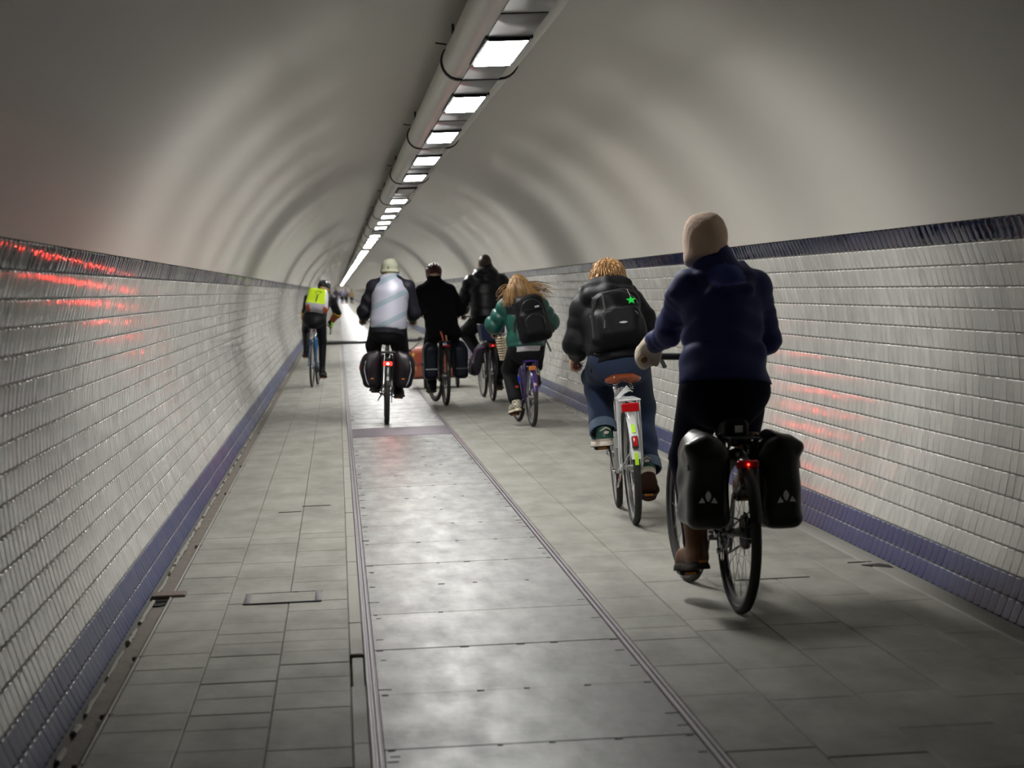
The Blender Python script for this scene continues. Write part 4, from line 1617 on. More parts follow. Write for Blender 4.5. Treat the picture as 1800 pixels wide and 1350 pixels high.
# ================================================================== B: black hooded jacket, jeans, white bicycle
FB = frame_at(0.85, 12.63, 2.0, -2.0)
bkB = bike('white city bicycle with brown saddle and large red reflector', F=FB, R=.343, wb=1.04, seat=.885, bar_z=.93, bar_y=.68, grip_w=.245, crank=62, fend=M_WHITE, rack=M_WHITE, fm=M_WHITE,
           saddle_m=M_SADDLE, grip_m=mat('red_brown_grip', (.16, .03, .015), .5), chrome=M_CHROME, step=True, steer=-2)
rear_lamp(bkB, -.178, .705, (.052, .010, .026), label='wide red reflector under the rack')
b = MB()
for a0, a1 in ((2.30, 2.47), (2.83, 3.03)):
    rings = []
    for a in np.linspace(a0, a1, 5):
        e = V3(0, math.cos(a), math.sin(a))
        c = bkB['A'] + e * (bkB['R'] + .0125)
        rings.append(np.array([c + V3(-.011, 0, 0), c + V3(.011, 0, 0), c + e * .0018 + V3(.011, 0, 0), c + e * .0018 + V3(-.011, 0, 0)]))
    b2 = MB()
    b2.loft(rings)
    b2.build('lime_sticker', mat('lime_reflective', (.42, .75, .02), .4, emit=None), bkB['root'], label='lime yellow reflective sticker on the mudguard')
a = 2.66
e = V3(0, math.cos(a), math.sin(a))
b = MB()
b.box(bkB['A'] + e * (bkB['R'] + .02), (.019, .038, .012), rot_to(e), bev=.008)
o = b.build('mudguard_lamp', M_PLAST, bkB['root'])
b = MB()
b.box(bkB['A'] + e * (bkB['R'] + .033), (.013, .030, .004), rot_to(e), bev=.003)
b.build('red_lens', M_RED, o)
b = MB()      # folded elastic strap and spring clip on the rack
for q in range(4):
    b.tube([V3(-.062, -.14 + .05 * q, .755), V3(-.03, -.13 + .05 * q, .785), V3(.01, -.10 + .05 * q, .80 + .006 * q), V3(.03, -.06 + .05 * q, .79)], .0042, 6)
b.build('rack_clip', M_WHITE, bkB['root'])
b = MB()      # the lock and dynamo on the left stay
b.tube([V3(-.068, .07, .46), V3(-.075, .05, .56)], .016, 10)
b.build('dynamo', M_CHROME, bkB['root'])
b = MB()      # maker's lettering on the seat stay is too worn to read: short dark dashes
for q in range(5):
    b.box((-.062 - .0008 * q, .045 - .001 * q, .50 + .022 * q), (.001, .004, .007))
b.build('worn_lettering', M_BLK, bkB['root'], kind='stuff')

B = Rider('person with curly sandy hair, black hooded jacket and rolled-up jeans on a white bicycle', bkB, (-.005, .27, .985), (-.035, .46, 1.355), (-.01, .55, 1.452), shw=.150,
          elbows={-1: (-.245, .42, 1.075), 1: (.23, .42, 1.08)}, pitch=(4, 38), knee_out=(.02, .10), vox=.011, face=(3, -22), hipw=.08)
B.body()


def hoodB(S, r):
    n = r.neck
    S.chain([n + V3(-.13, .02, .01), n + V3(-.10, -.09, .0), n + V3(0, -.13, .01), n + V3(.11, -.09, .0), n + V3(.13, .02, .01)], [.052, .058, .06, .058, .052], .02)
    S.chain([n + V3(-.12, -.06, .05), n + V3(0, -.08, .075), n + V3(.12, -.06, .05)], [.04, .042, .04], .015)
    S.cone(n + V3(-.06, -.02, .05), n + V3(.06, -.02, .05), .068, .068, .04)


B.jacket(M_BLKJ, hem=.06, width=(.175, .172, .178, .13), flat=1.3, arm=(.082, .078, .060), wr=.007, seed=5, mod=(.006, .07, .0), collar=.085, hood=hoodB, flare=.0, arm_end=.86)
cz = {s: B.knee[s] + (B.ank[s] - B.knee[s]) * .86 for s in (-1, 1)}
B.trousers(M_JEAN, r=(.108, .090, .080), hipr=.172, seed=7, wr=.007, end=.86, hip_flat=1.5)
for s in (-1, 1):
    d = B.ank[s] - B.knee[s]
    d /= np.linalg.norm(d)
    b = MB()
    Rr = rot_to(d)
    an = np.arange(18) * 2 * PI / 18
    ci = np.stack([np.cos(an), np.sin(an), 0 * an], 1)
    b.loft([(ci * V3(r, r, 0)) @ Rr.T + cz[s] + d * t for r, t in ((.078, .05), (.085, .02), (.088, .075), (.082, .085), (.074, .08))], True)
    b.build('turned_up_cuff', M_CUFF, B.root)
R_ = B.headrot()
S = SDF(B.head - .15, B.head + .16, .008)
S.ell(B.head + R_ @ V3(0, -.012, .025), (.088, .106, .098), R_, .02)
S.cut(B.head + R_ @ V3(0, .04, -.02), R_ @ V3(0, 1.0, -.9))
hb = S.mesh('hair', M_HAIRB, B.root)
b = MB()
ct = []
for i in range(620):
    th, ph = random.uniform(0, 2 * PI), math.acos(random.uniform(-.75, 1))
    dv = V3(math.sin(ph) * math.cos(th), math.sin(ph) * math.sin(th), math.cos(ph))
    if dv[1] > .45 and dv[2] < .5:
        continue
    p = B.head + R_ @ (V3(0, -.012, .025) + dv * V3(.086, .104, .096))
    w_ = R_ @ dv
    t1 = np.cross(w_, V3(random.gauss(0, 1), random.gauss(0, 1), random.gauss(0, 1)))
    t1 /= np.linalg.norm(t1)
    ln = random.uniform(.025, .06)
    dn = V3(0, -.2, -.9)
    ct.append((p, p + w_ * .022 + t1 * ln * .7, p + w_ * random.uniform(.02, .055) + t1 * ln * .4 + dn * ln, p + w_ * random.uniform(.0, .04) + dn * ln * 1.5 + t1 * random.uniform(-.01, .02), random.uniform(.003, .006)))
strands(b, None, ct, 0, 6)
b.build('curls', M_HAIRB, hb, kind='stuff')
for s in (-1, 1):
    sh, M = B.shoe(s, M_GREENL, M_OFFW, mats=[M_GREENL, M_OFFW], matfn=lambda c: ((c[:, 2] < .040) | ((c[:, 1] > -.11) & (c[:, 2] > .062))).astype(int), k=1.08, tread=mat('gum_tread', (.06, .02, .01), .7))
    b = MB()
    Rf = np.array([[1, 0, 0], [0, 0, -1], [0, 1, 0]], float)
    leaf = [(0, .0), (.006, .006), (.006, .014), (0, .022), (-.006, .014), (-.006, .006)]
    for an_ in (-.75, 0, .75):
        ca, sa = math.cos(an_), math.sin(an_)
        b.poly([(u * ca + v * sa, -u * sa + v * ca) for u, v in leaf], (0, -.2275, .070), Rf, .002)
    b.build('heel_emblem', M_OFFW, sh, kind='stuff')
    b = MB()
    b.tube([V3(.036, -.18, .085), V3(.022, -.222, .098), V3(0, -.226, .108), V3(-.022, -.222, .098), V3(-.036, -.18, .085)], .004, 6)
    b.build('heel_piping', M_OFFW, sh)

# black backpack on B
sp, bk_ = B.spine, B.back
cB = B.neck - sp * .258 + bk_ * .165 + V3(.015, 0, 0)
RB = np.stack([V3(1, 0, 0), B.front, sp], 1)
S = SDF(cB - .30, cB + .30, .010)
S.box(cB, (.150, .08, .175), .06, RB, taper=-.12)
S.box(cB + bk_ * .06 - sp * .05, (.120, .055, .10), .045, RB, k=.025)
S.ell(cB + sp * .13, (.12, .08, .07), RB, .05)
S.box(cB + V3(-.15, 0, 0) - sp * .06, (.03, .06, .10), .025, RB, k=.03)
S.wrinkle(.007, 30, 8.0, (.7, .2, .6))
PB = S.mesh('backpack', M_PACK, None, top=FB, label='black backpack on the rider in jeans, green star hanging from it', category='bag')
TB = PB.matrix_world.inverted() @ FB


def on(obj_, F_, b_):
    Mi_ = np.array(obj_.matrix_world.inverted() @ F_)
    b_.V = [v @ Mi_[:3, :3].T + Mi_[:3, 3] for v in b_.V]
    return b_


b = MB()
for s in (-1, 1):
    strap_tube(b, [cB + V3(s * .10, 0, 0) + sp * .165, B.sh[s] + sp * .085 - V3(s * .02, 0, 0), B.sh[s] + B.front * .09 - V3(s * .01, 0, 0), B.pel + sp * .16 + B.front * .14 + V3(s * .13, 0, 0), cB - sp * .18 + V3(s * .15, 0, 0) + B.front * .06], .022, .3)
on(PB, FB, b).build('shoulder_strap', M_STRAP, PB)
for P_, w_ in (([cB + V3(.15, .0, 0) - sp * .16, cB + V3(.20, .01, 0) - sp * .23, cB + V3(.225, 0.02, 0) - sp * .33], .013),
               ([cB + V3(-.12, 0, 0) + bk_ * .095 + sp * .11, cB + V3(-.155, 0, 0) + bk_ * .07 + sp * .02, cB + V3(-.165, 0, 0) + bk_ * .06 - sp * .13], .011),
               ([cB + V3(-.07, 0, 0) + bk_ * .09 + sp * .15, cB + V3(-.075, 0, 0) + bk_ * .10 + sp * .02, cB + V3(-.10, 0, 0) + bk_ * .122 - sp * .10], .008)):
    b = MB()
    strap_tube(b, P_, w_)
    on(PB, FB, b).build('compression_strap', M_STRAP, PB)
b = MB()
b.tube([cB + V3(.13 * math.cos(t), 0, 0) + bk_ * (.095 - .02 * abs(math.cos(t))) + sp * (.07 + .09 * math.sin(t)) for t in np.linspace(0, PI, 12)], .0035, 5)
b.tube([cB + V3(.11 * math.cos(t), 0, 0) + bk_ * .118 + sp * (-.02 + .05 * math.sin(t)) for t in np.linspace(0, PI, 12)], .0035, 5)
on(PB, FB, b).build('zip', M_PLAST, PB)
b = MB()
lens = [(-.028, 0), (-.018, .006), (0, .009), (.018, .006), (.028, 0), (.018, -.006), (0, -.009), (-.018, -.006)]
RL_ = np.stack([V3(1, 0, 0), sp, bk_], 1)
b.poly([(u * .95, v * .8) for u, v in lens], cB + V3(.015, 0, 0) + bk_ * .117 - sp * .065, RL_, .002)
on(PB, FB, b).build('label_patch', mat('label_grey', (.42, .42, .42), .6), PB)
# star charm
ce = cB + V3(.085, 0, 0) + bk_ * .120 + sp * .075
st = []
for q in range(10):
    r = .030 if q % 2 == 0 else .0135
    st.append((r * math.sin(q * PI / 5), r * math.cos(q * PI / 5)))
b = MB()
b.poly(st, ce, RL_, .004)
CH = b.build_top('star_charm', mat('neon_green_plastic', (.0, .72, .06), .45, emit=None), FB, label='bright green star charm hanging from the black backpack', category='charm')
b = MB()
b.tube([ce + sp * .028, ce + sp * .05 + V3(-.004, 0, 0), ce + sp * .075 - V3(.012, 0, 0)], .002, 5)
on(CH, FB, b).build('cord', M_OFFW, CH)

# ================================================================== C: long blond hair, green puffer, purple bicycle
FC = frame_at(1.07, 21.78, -4.0, -1.0)
bkC = bike('purple bicycle ridden by the person with long blond hair', F=FC, R=.305, wb=.94, seat=.70, bar_z=.93, bar_y=.58, grip_w=.27, crank=-112, fend=M_PURPLE, rack=M_PURPLE, fm=M_PURPLE,
           rim=M_RIM, steer=4, clen=.15, hub_m=M_CHROME)
rear_lamp(bkC, -.172, .60, (.038, .010, .022), m=mat('orange_reflector', (.40, .13, .02), .25), label='orange reflector under the rack')
b = MB()
b.disc(bkC['A'] + V3(0, -.285, .135), .016, .004, 16, (0, -1, .4))
b.build('round_badge', mat('badge_pink', (.5, .30, .28), .5), bkC['root'])
b = MB()
b.tube([V3(-.07, .30, .45), V3(-.075, .28, .50)], .012, 8)
b.build('blue_spoke_bead', mat('bead_blue', (.01, .05, .6), .3), bkC['root'])
b = MB()
b.box((-.10, .28, .40), (.014, .004, .012), bev=.003)
b.build('red_spoke_bead', mat('bead_red', (.55, .03, .02), .3), bkC['root'])
C = Rider('person with long blond hair and green puffer jacket on a purple bicycle', bkC, (.0, .17, .80), (.0, .25, 1.30), (-.03, .285, 1.435), shw=.165,
          elbows={-1: (-.29, .36, 1.05), 1: (.30, .36, 1.04)}, pitch=(10, 30), knee_out=(.1, .3), scale=.95, vox=.012, face=(-10, -6))
C.body()
YK = lambda c: ((c[:, 2] > C.neck[2] - .215 + np.abs(c[:, 0]) * .40) & (np.abs(c[:, 0]) < .19)).astype(int)
C.jacket(M_TEAL, hem=.0, width=(.185, .180, .185, .14), flat=1.25, arm=(.090, .088, .068), wr=.002, seed=9, collar=.085, mats=[M_TEAL, M_BLKP], matfn=YK, mod=(.030, .105, .2), tmod=(.026, .12, 0), arm_k=.010, arm_end=.93)
C.trousers(blk(), r=(.105, .085, .075), hipr=.17, seed=3, wr=.005, end=.86)
S = SDF(C.pel - .24, C.pel + .2, .012)
S.chain([C.pel - C.spine * .06, C.pel + C.spine * .06], [.172, .172], .03, (C.front, 1.25))
S.cut(C.pel - C.spine * .055, -C.spine)
S.mesh('shirt_hem', M_WHITEC, C.root)
R_ = C.headrot()
b = MB()
ct = []
for i in range(460):
    th, ph = random.uniform(PI * .95, 2.05 * PI), math.acos(random.uniform(-.45, 1))
    if random.random() < .25:
        th = random.uniform(0, 2 * PI)
        ph = math.acos(random.uniform(.55, 1))
    dv = V3(math.sin(ph) * math.cos(th), math.sin(ph) * math.sin(th), math.cos(ph))
    p = C.head + R_ @ (V3(0, -.01, .02) + dv * V3(.078, .10, .095))
    w_ = R_ @ dv
    sx = dv[0]
    wind = max(0, sx + random.uniform(-.2, .5))
    lw = max(0, -sx + random.uniform(-.3, .3))
    ln = random.uniform(.26, .36)
    e = C.head + V3(sx * .11 + wind * random.uniform(.02, .16) - lw * random.uniform(.02, .10), -.10 - random.uniform(0, .06), -ln * .60 + wind * random.uniform(-.02, .09))
    c1 = p + w_ * .04 + V3(sx * .02, -.03, -.04)
    c2 = C.head + V3(sx * .13 + wind * .03 - lw * .02, -.13, -.11)
    ct.append((p, c1, c2, e, random.uniform(.0045, .0085)))
for i in range(34):                                      # locks lifted by the wind
    s = 1 if i % 4 else -1
    z0 = random.uniform(-.07, .03)
    p = C.head + V3(s * .08, random.uniform(-.06, .0), z0)
    q = random.uniform(.18, .34) if s > 0 else random.uniform(.10, .17)
    ct.append((p, p + V3(s * q * .35, -.03, random.uniform(.0, .03)), p + V3(s * q * .7, -.05, random.uniform(-.05, .02)), p + V3(s * q, -.05, random.uniform(-.12, -.03)), random.uniform(.003, .006)))
strands(b, None, ct[::2] + ct[1::4], 0, 8)
b3 = MB()
strands(b3, None, ct[3::4], 0, 8)
S = SDF(C.head - .2, C.head + .17, .011)
S.ell(C.head + R_ @ V3(0, -.014, .02), (.082, .100, .098), R_, .03)
S.cone(C.head + V3(0, -.05, 0), C.head + V3(.0, -.085, -.12), .072, .055, .04)
S.cut(C.head + R_ @ V3(0, .05, 0), R_ @ V3(0, 1, -.5))
hc = S.mesh('hair', mat('dark_honey_hair', (.10, .05, .018), .45, var=.4, scale=40), C.root)
b.build('flying_locks', M_HAIRC, hc, kind='stuff')
b3.build('darker_locks', mat('dark_honey_hair', (.10, .05, .018), .45, var=.4, scale=40), hc, kind='stuff')
M_CHECK = bpy.data.materials.new('checked_canvas')
M_CHECK.use_nodes = True
_nt = M_CHECK.node_tree
_ck = _nt.nodes.new('ShaderNodeTexChecker')
_ck.inputs['Scale'].default_value = 70
_ck.inputs['Color1'].default_value = (.52, .48, .38, 1)
_ck.inputs['Color2'].default_value = (.12, .11, .09, 1)
_tc = _nt.nodes.new('ShaderNodeTexCoord')
_nt.links.new(_tc.outputs['Object'], _ck.inputs['Vector'])
_nt.links.new(_ck.outputs['Color'], _nt.nodes['Principled BSDF'].inputs['Base Color'])
_nt.nodes['Principled BSDF'].inputs['Roughness'].default_value = .8
for s in (-1, 1):
    C.shoe(s, M_CHECK, mat('cream_sole', (.55, .48, .36), .6), k=1.08, tread=mat('gum_tread', (.06, .02, .01), .7))
    b = MB()
    d = (C.knee[s] - C.ank[s]) / np.linalg.norm(C.knee[s] - C.ank[s])
    b.tube([C.ank[s] - d * .02, C.ank[s] + d * .04, C.ank[s] + d * .055, C.ank[s] + d * .075, C.ank[s] + d * .12], [.047, .046, .0485, .0465, .046], 14)
    sk = b.build('sock', M_WHITEC, C.root)
    b = MB()
    b.tube([C.ank[s] + d * .05, C.ank[s] + d * .066], .0487, 14)
    b.build('sock_stripe', mat('sock_blue', (.02, .03, .35), .8), sk)
sp, bk_ = C.spine, C.back
cC = C.neck - sp * .245 + bk_ * .20 + V3(.055, 0, 0)
RC = np.stack([V3(1, 0, 0), C.front, sp], 1) @ np.array([[math.cos(.14), 0, math.sin(.14)], [0, 1, 0], [-math.sin(.14), 0, math.cos(.14)]]).T
S = SDF(cC - .32, cC + .32, .011)
S.box(cC, (.160, .09, .235), .07, RC, taper=-.10)
S.box(cC + bk_ * .07 - sp * .06, (.125, .06, .13), .05, RC, k=.025)
S.ell(cC + RC[:, 2] * .17, (.12, .09, .07), RC, .05)
S.wrinkle(.004, 22, 5.5, (.7, .2, .5))
PC = S.mesh('backpack', M_PACK, None, top=FC, label='black backpack on the person in the green puffer jacket', category='bag')
b = MB()
for s in (-1, 1):
    strap_tube(b, [cC + V3(s * .10, 0, 0) + sp * .20, C.sh[s] + sp * .10 - V3(s * .03, 0, 0), C.sh[s] + C.front * .11 - V3(s * .02, 0, 0), C.pel + sp * .2 + C.front * .15 + V3(s * .14, 0, 0), cC - sp * .17 + V3(s * .14, 0, 0) + C.front * .07], .024, .3)
on(PC, FC, b).build('shoulder_strap', M_STRAP, PC)
for P_, w_ in (([cC + V3(.12, -.02, 0) - sp * .22, cC + V3(.14, -.02, 0) - sp * .28, cC + V3(.16, -.02, 0) - sp * .34], .008),
               ([cC + V3(.165, 0, 0) - sp * .06, cC + V3(.195, 0, 0) - sp * .08, cC + V3(.20, 0, 0) - sp * .15], .016),
               ([cC + V3(-.16, 0, 0) + sp * .02, cC + V3(-.185, .02, 0) - sp * .05, cC + V3(-.19, .02, 0) - sp * .13], .012)):
    b = MB()
    strap_tube(b, P_, w_)
    on(PC, FC, b).build('strap_end', M_STRAP, PC)
b = MB()
b.tube([cC + RC @ V3(.115 * math.cos(t), -.10, .06 + .13 * math.sin(t)) for t in np.linspace(-.3, PI + .3, 14)], .0035, 5)
b.tube([cC + RC @ V3(.10 * math.cos(t), -.138, -.06 + .09 * math.sin(t)) for t in np.linspace(-.3, PI + .3, 14)], .0035, 5)
on(PC, FC, b).build('zip', M_PLAST, PC)
b = MB()
b.box(cC + RC @ V3(.05, -.135, .10), (.022, .003, .008), RC)
on(PC, FC, b).build('label_patch', mat('label_grey', (.42, .42, .42), .6), PC)
# wicker basket on the handlebar
M_WICK = mat('wicker', (.42, .36, .26), .7, var=.3, scale=60)
b = MB()
wb_c = V3(-.175, .80, .77)
WBK = empty('wicker_basket', FC @ Matrix.Translation(Vector((-.10, .80, .66))), 'pale wicker basket beside the front of the purple bicycle', 'basket')
off = V3(-.10, .80, .66)
for q in range(9):
    z = .03 + q * .026
    r = .085 + .004 * q
    b.ring(V3(0, 0, 0), r, .009, 22, 6)
    b.V[-1] = np.stack([b.V[-1][:, 1], b.V[-1][:, 2], b.V[-1][:, 0] + z], 1)
b.build('woven_course', M_WICK, WBK, kind='stuff')
b = MB()
for q in range(14):
    a = q * 2 * PI / 14
    b.tube([V3(.082 * math.cos(a), .082 * math.sin(a), 0.02), V3(.122 * math.cos(a), .122 * math.sin(a), .26)], .006, 5)
b.disc((0, 0, .012), .088, .012, 20, (0, 0, 1))
b.build('upright', M_WICK, WBK, kind='stuff')

# ================================================================== D: tall person in black puffer, blue crate and purple bag
FD = frame_at(1.04, 26.96, -2.4, 0.0)
bkD = bike('black bicycle with a blue crate on its rack and a purple bag on one side', F=FD, R=.345, wb=1.08, seat=.95, bar_z=1.05, bar_y=.70, grip_w=.27, crank=96, fend=M_BLK, rack=M_BLK, steer=2, stand=False)
rear_lamp(bkD, -.185, .70, (.05, .014, .024), glow=16, label='red lamp with a small lit dot under the crate')
D = Rider('tall person with dark hair in a black puffer jacket on the bicycle with the crate', bkD, (.0, .22, 1.05), (.0, .32, 1.57), (.0, .36, 1.715), shw=.195,
          elbows={-1: (-.275, .42, 1.27), 1: (.30, .42, 1.27)}, pitch=(6, 8), knee_out=(.42, .1), vox=.014, face=(4, -12), scale=1.05)
D.body()


def hoodD(S, r):
    n = r.neck
    S.chain([n + V3(-.10, .02, .04), n + V3(-.08, -.07, .02), n + V3(0, -.10, .0), n + V3(.08, -.07, .02), n + V3(.10, .02, .04)], [.06, .06, .06, .06, .06], .03)
    S.cone(n + V3(.03, -.02, .05), n + V3(.03, .02, .13), .085, .065, .04)


D.jacket(M_BLKP, hem=.02, width=(.195, .185, .195, .15), flat=1.3, arm=(.088, .080, .062), wr=.003, seed=12, hood=hoodD, mod=(.014, .09, 0), tmod=(.012, .085, .3), arm_k=.015, vox=.012)
D.trousers(blk(), r=(.115, .085, .062), hipr=.17, seed=6)
S = SDF(D.head - .15, D.head + .17, .010)
R_ = D.headrot()
S.ell(D.head + R_ @ V3(0, -.012, .028), V3(.084, .103, .096), R_, .02)
S.cut(D.head + R_ @ V3(0, .055, -.02), R_ @ V3(0, 1, -.55))
S.wrinkle(.005, 90, 2)
S.mesh('hair', M_HAIRD, D.root)
for s in (-1, 1):
    D.shoe(s, M_BLKJ, M_SOLEK)
# blue crate on the rack
CR = empty('crate', FD @ Matrix.Translation(Vector((0.005, -.02, .765))), 'dark blue open plastic crate on the rack behind the tall rider', 'crate')
M_BLUEC = mat('blue_crate_plastic', (.004, .018, .07), .45, var=.15)
b = MB()
for sx, sy, hx, hy in ((0, -1, .15, .006), (0, 1, .15, .006), (-1, 0, .006, .19), (1, 0, .006, .19)):
    c0 = V3(sx * .13, sy * .18, 0)
    rings = []
    for z, g in ((0.0, .0), (.20, .022)):
        cx, cy = c0[0] + sx * g, c0[1] + sy * g
        ex, ey = hx + (g if sy else 0) - (.02 if sy else 0), hy + (g if sx else 0) - (.01 if sx else 0)
        rings.append(np.array([(cx - ex, cy - ey, z), (cx + ex, cy - ey, z), (cx + ex, cy + ey, z), (cx - ex, cy + ey, z)]))
    b.loft(rings)
b.box((0, 0, .004), (.13, .18, .004))
b.build('shell', M_BLUEC, CR, smooth=False)
b = MB()
P = [V3(-.158, -.206, .2), V3(.158, -.206, .2), V3(.158, .206, .2), V3(-.158, .206, .2)]
b.tube(P, .011, 8, closed=True)
b.build('rim', mat('grey_rim', (.16, .16, .19), .4), CR)
S = SDF((-.36, -.16, .30), (-.05, .24, .80), .011)
S.box((-.185, .02, .50), (.055, .15, .17), .045, rot_to((.28, 0, 1), (1, 0, -.28)), k=.03)
S.cone((-.24, .02, .40), (-.22, -.08, .44), .06, .05, .05)
S.cone((-.10, -.05, .68), (-.12, .10, .69), .04, .04, .05)
S.wrinkle(.008, 22, 3, (.5, .3, .8))
PD = S.mesh('side_bag', mat('dull_purple_cloth', (.018, .012, .022), .7, var=.35, scale=9, bump=.3, bscale=200), None, top=FD, label='dull purple cloth bag slumped beside the bicycle with the crate', category='bag')
b = MB()
strap_tube(b, [V3(-.10, -.13, .69), V3(-.20, -.14, .66), V3(-.265, -.12, .56), V3(-.30, -.10, .45)], .014, .5)
on(PD, FD, b).build('mauve_trim', mat('mauve_trim', (.20, .10, .22), .6), PD)

# ================================================================== E: black coat, red-black helmet, two black bags with a row of dashes
FE = frame_at(0.42, 26.37, -4.2, 0.5)
bkE = bike('black bicycle under the rider in the long black coat', F=FE, R=.365, wb=1.10, tw=.023, seat=.95, bar_z=1.08, bar_y=.70, grip_w=.27, crank=-70, fend=M_BLK, rack=M_BLK, steer=9, rim=M_RIMK, stand=False)
rear_lamp(bkE, -.19, .735, (.045, .01, .009), label='thin red reflector strip')
b = MB()
b.ring(bkE['B'], .335, .0035, 52, 6)
b2 = MB()
b2.ring(bkE['B'] - V3(.014, 0, 0), .338, .004, 52, 6)
steer_mb(b2, bkE['B'], 9).build('reflective_tyre_band', mat('pale_blue_reflective', (.50, .66, .80), .4, var=.03), bkE['root'])
E = Rider('person in a dark red and black helmet and long black coat on a bicycle', bkE, (.0, .22, 1.0), (-.06, .33, 1.47), (-.06, .375, 1.60), shw=.165,
          elbows={-1: (-.265, .42, 1.17), 1: (.245, .34, 1.17)}, pitch=(0, 0), knee_out=(.2, .2), vox=.014, face=(0, -8))
E.body()


def hoodE(S, r):
    n = r.neck
    S.chain([n + V3(-.075, .0, .0), n + V3(0, -.07, -.04), n + V3(.075, .0, .0)], [.06, .065, .06], .04)


E.jacket(M_BLKC, hem=.20, width=(.190, .185, .195, .14), flat=1.25, arm=(.085, .080, .062), wr=.004, seed=15, hood=hoodE, flare=.045, collar_h=.085, collar=.085, name='coat', vox=.013)
E.trousers(blk(), r=(.10, .075, .055), hipr=.16, seed=6)
for s in (-1, 1):
    E.shoe(s, M_BLKJ, M_SOLEK)


def helmet(r, shell, stripe, nsl=5, k=1.0):
    R0 = r.headrot()
    S = SDF(r.head - .17, r.head + .20, .009)
    c = r.head + R0 @ V3(0, -.008, .045)
    S.ell(c, V3(.102, .135, .098) * k, R0, .02)
    S.cone(c + R0 @ V3(0, -.09, -.03), c + R0 @ V3(0, -.105, -.05), .05, .035, .04)
    S.cut(c + R0 @ V3(0, 0, -.052), R0 @ V3(0, -.12, -1))
    for q in range(nsl):
        x = (q - (nsl - 1) / 2) * .036
        for y, z in ((-.125, .01), (-.07, .078), (.03, .095)):
            zz = z - abs(x) * .35
            S.ell(c + R0 @ V3(x * (1.1 if y > -.1 else 1), y, zz), V3(.0095, .042, .026) if y > -.1 else V3(.0095, .025, .035), R0, .006, sub=True)
    H = S.mesh('helmet', shell, r.root)
    b_ = MB()
    for q in (-1.5, -.5, .5, 1.5):
        x = q * .034
        P_ = []
        for t in np.linspace(.35, 2.5, 9):
            f = math.sqrt(max(.05, 1 - (x / .102) ** 2)) + .03
            P_.append(c + R0 @ V3(x, math.cos(t) * .140 * f, math.sin(t) * .101 * f + .002))
        b_.tube(P_, .0065, 6, flat=.5)
    b_.build('helmet_stripe', stripe, H)
    b_ = MB()
    for s in (-1, 1):
        b_.tube([c + R0 @ V3(s * .092, .0, -.045), r.head + R0 @ V3(s * .075, .03, -.06), r.head + R0 @ V3(s * .02, .055, -.115)], .006, 6)
    b_.build('chin_strap', M_STRAP, H)
    return H


helmet(E, mat('dark_red_helmet', (.05, .006, .010), .35, var=.3, scale=20), mat('helmet_white', (.6, .6, .62), .4))


def dash_pannier(side, label):
    S = SDF((side * .21 - .14, -.20, .28), (side * .21 + .14, .2, .84), .011)
    S.box((side * .185, .0, .53), (.085, .15, .20), .05, k=.03)
    S.ell((side * .18, .0, .72), (.075, .135, .07), None, .05)
    S.wrinkle(.004, 22, side, (.5, .3, .8))
    o = S.mesh('pannier_bag', mat('midnight_tarpaulin', (.004, .006, .014), .45, var=.2, spec=.2), None, top=FE, label=label, category='bag')
    b_ = MB()
    for q in range(7):
        b_.box((side * .185 + (q - 3) * .021, -.153, .455), (.0065, .0025, .0075))
    on(o, FE, b_).build('reflective_dash', mat('dash_white' if side < 0 else 'dash_grey', (.62, .66, .70) if side < 0 else (.12, .12, .13), .5), o, kind='stuff')
    b_ = MB()
    if side > 0:
        strap_tube(b_, [V3(.26, 0, .56), V3(.31, -.02, .55), V3(.335, -.02, .47), V3(.35, -.02, .42)], .011)
    else:
        strap_tube(b_, [V3(-.26, 0, .50), V3(-.31, -.04, .53), V3(-.365, -.05, .50)], .010)
    on(o, FE, b_).build('strap', M_STRAP if side > 0 else mat('blue_strap', (.02, .03, .16), .6), o)
    return o


dash_pannier(-1, 'midnight blue pannier bag with a bright row of reflective dashes, left of the rear wheel')
dash_pannier(1, 'black pannier bag with a dull row of dashes and a loose strap')
b = MB()
b.tube([V3(-.05, -.05, .98), V3(-.035, -.06, .93), V3(-.02, -.06, .86)], [.010, .012, .008], 8)
b.build_top('orange_tag', mat('orange_tag', (.55, .10, .05), .5), FE @ Matrix.Translation((.0, -.02, -.07)), label='small orange tag dangling at the back hem of the black coat', category='tag')
b = MB()
b.tube([V3(.012, -.06, .93), V3(.022, -.06, .86)], .010, 8)
b.build_top('pink_tag', mat('pink_tag', (.55, .28, .22), .5), FE @ Matrix.Translation((.0, -.02, -.07)), label='small pink tag beside the orange one behind the black coat', category='tag')

# ================================================================== F: pale reflective vest, cap, lit red lamp
FF = frame_at(-0.375, 23.27, 0.9, 3.0)
bkF = bike('black bicycle with a brightly lit red rear lamp between two bulging bags', F=FF, R=.355, wb=1.08, tw=.026, seat=.965, bar_z=1.08, bar_y=.66, grip_w=.29, crank=8, fend=M_BLK, rack=M_BLK, stand=True, rim=M_RIMK,
           name='touring_bicycle')
rear_lamp(bkF, -.205, .655, (.048, .014, .022), glow=1400, led_r=.010, m=mat('lit_red_lens', (.5, .02, .02), .3, emit=(1, .03, .02, 2.5)), label='red lamp shining brightly')
b = MB()
b.box((0, -.19, .775), (.08, .02, .014), bev=.008)
b.build('carrying_handle', M_PLAST, bkF['root'])
b = MB()
b.poly([(0, .032), (.014, .008), (.011, -.02), (-.011, -.02), (-.014, .008)], (0, -.360, .50), np.array([[1, 0, 0], [0, 0, -1], [0, 1, 0]], float), .003)
b.build('mudguard_reflector', mat('silver_reflector', (.55, .55, .57), .3), bkF['root'])
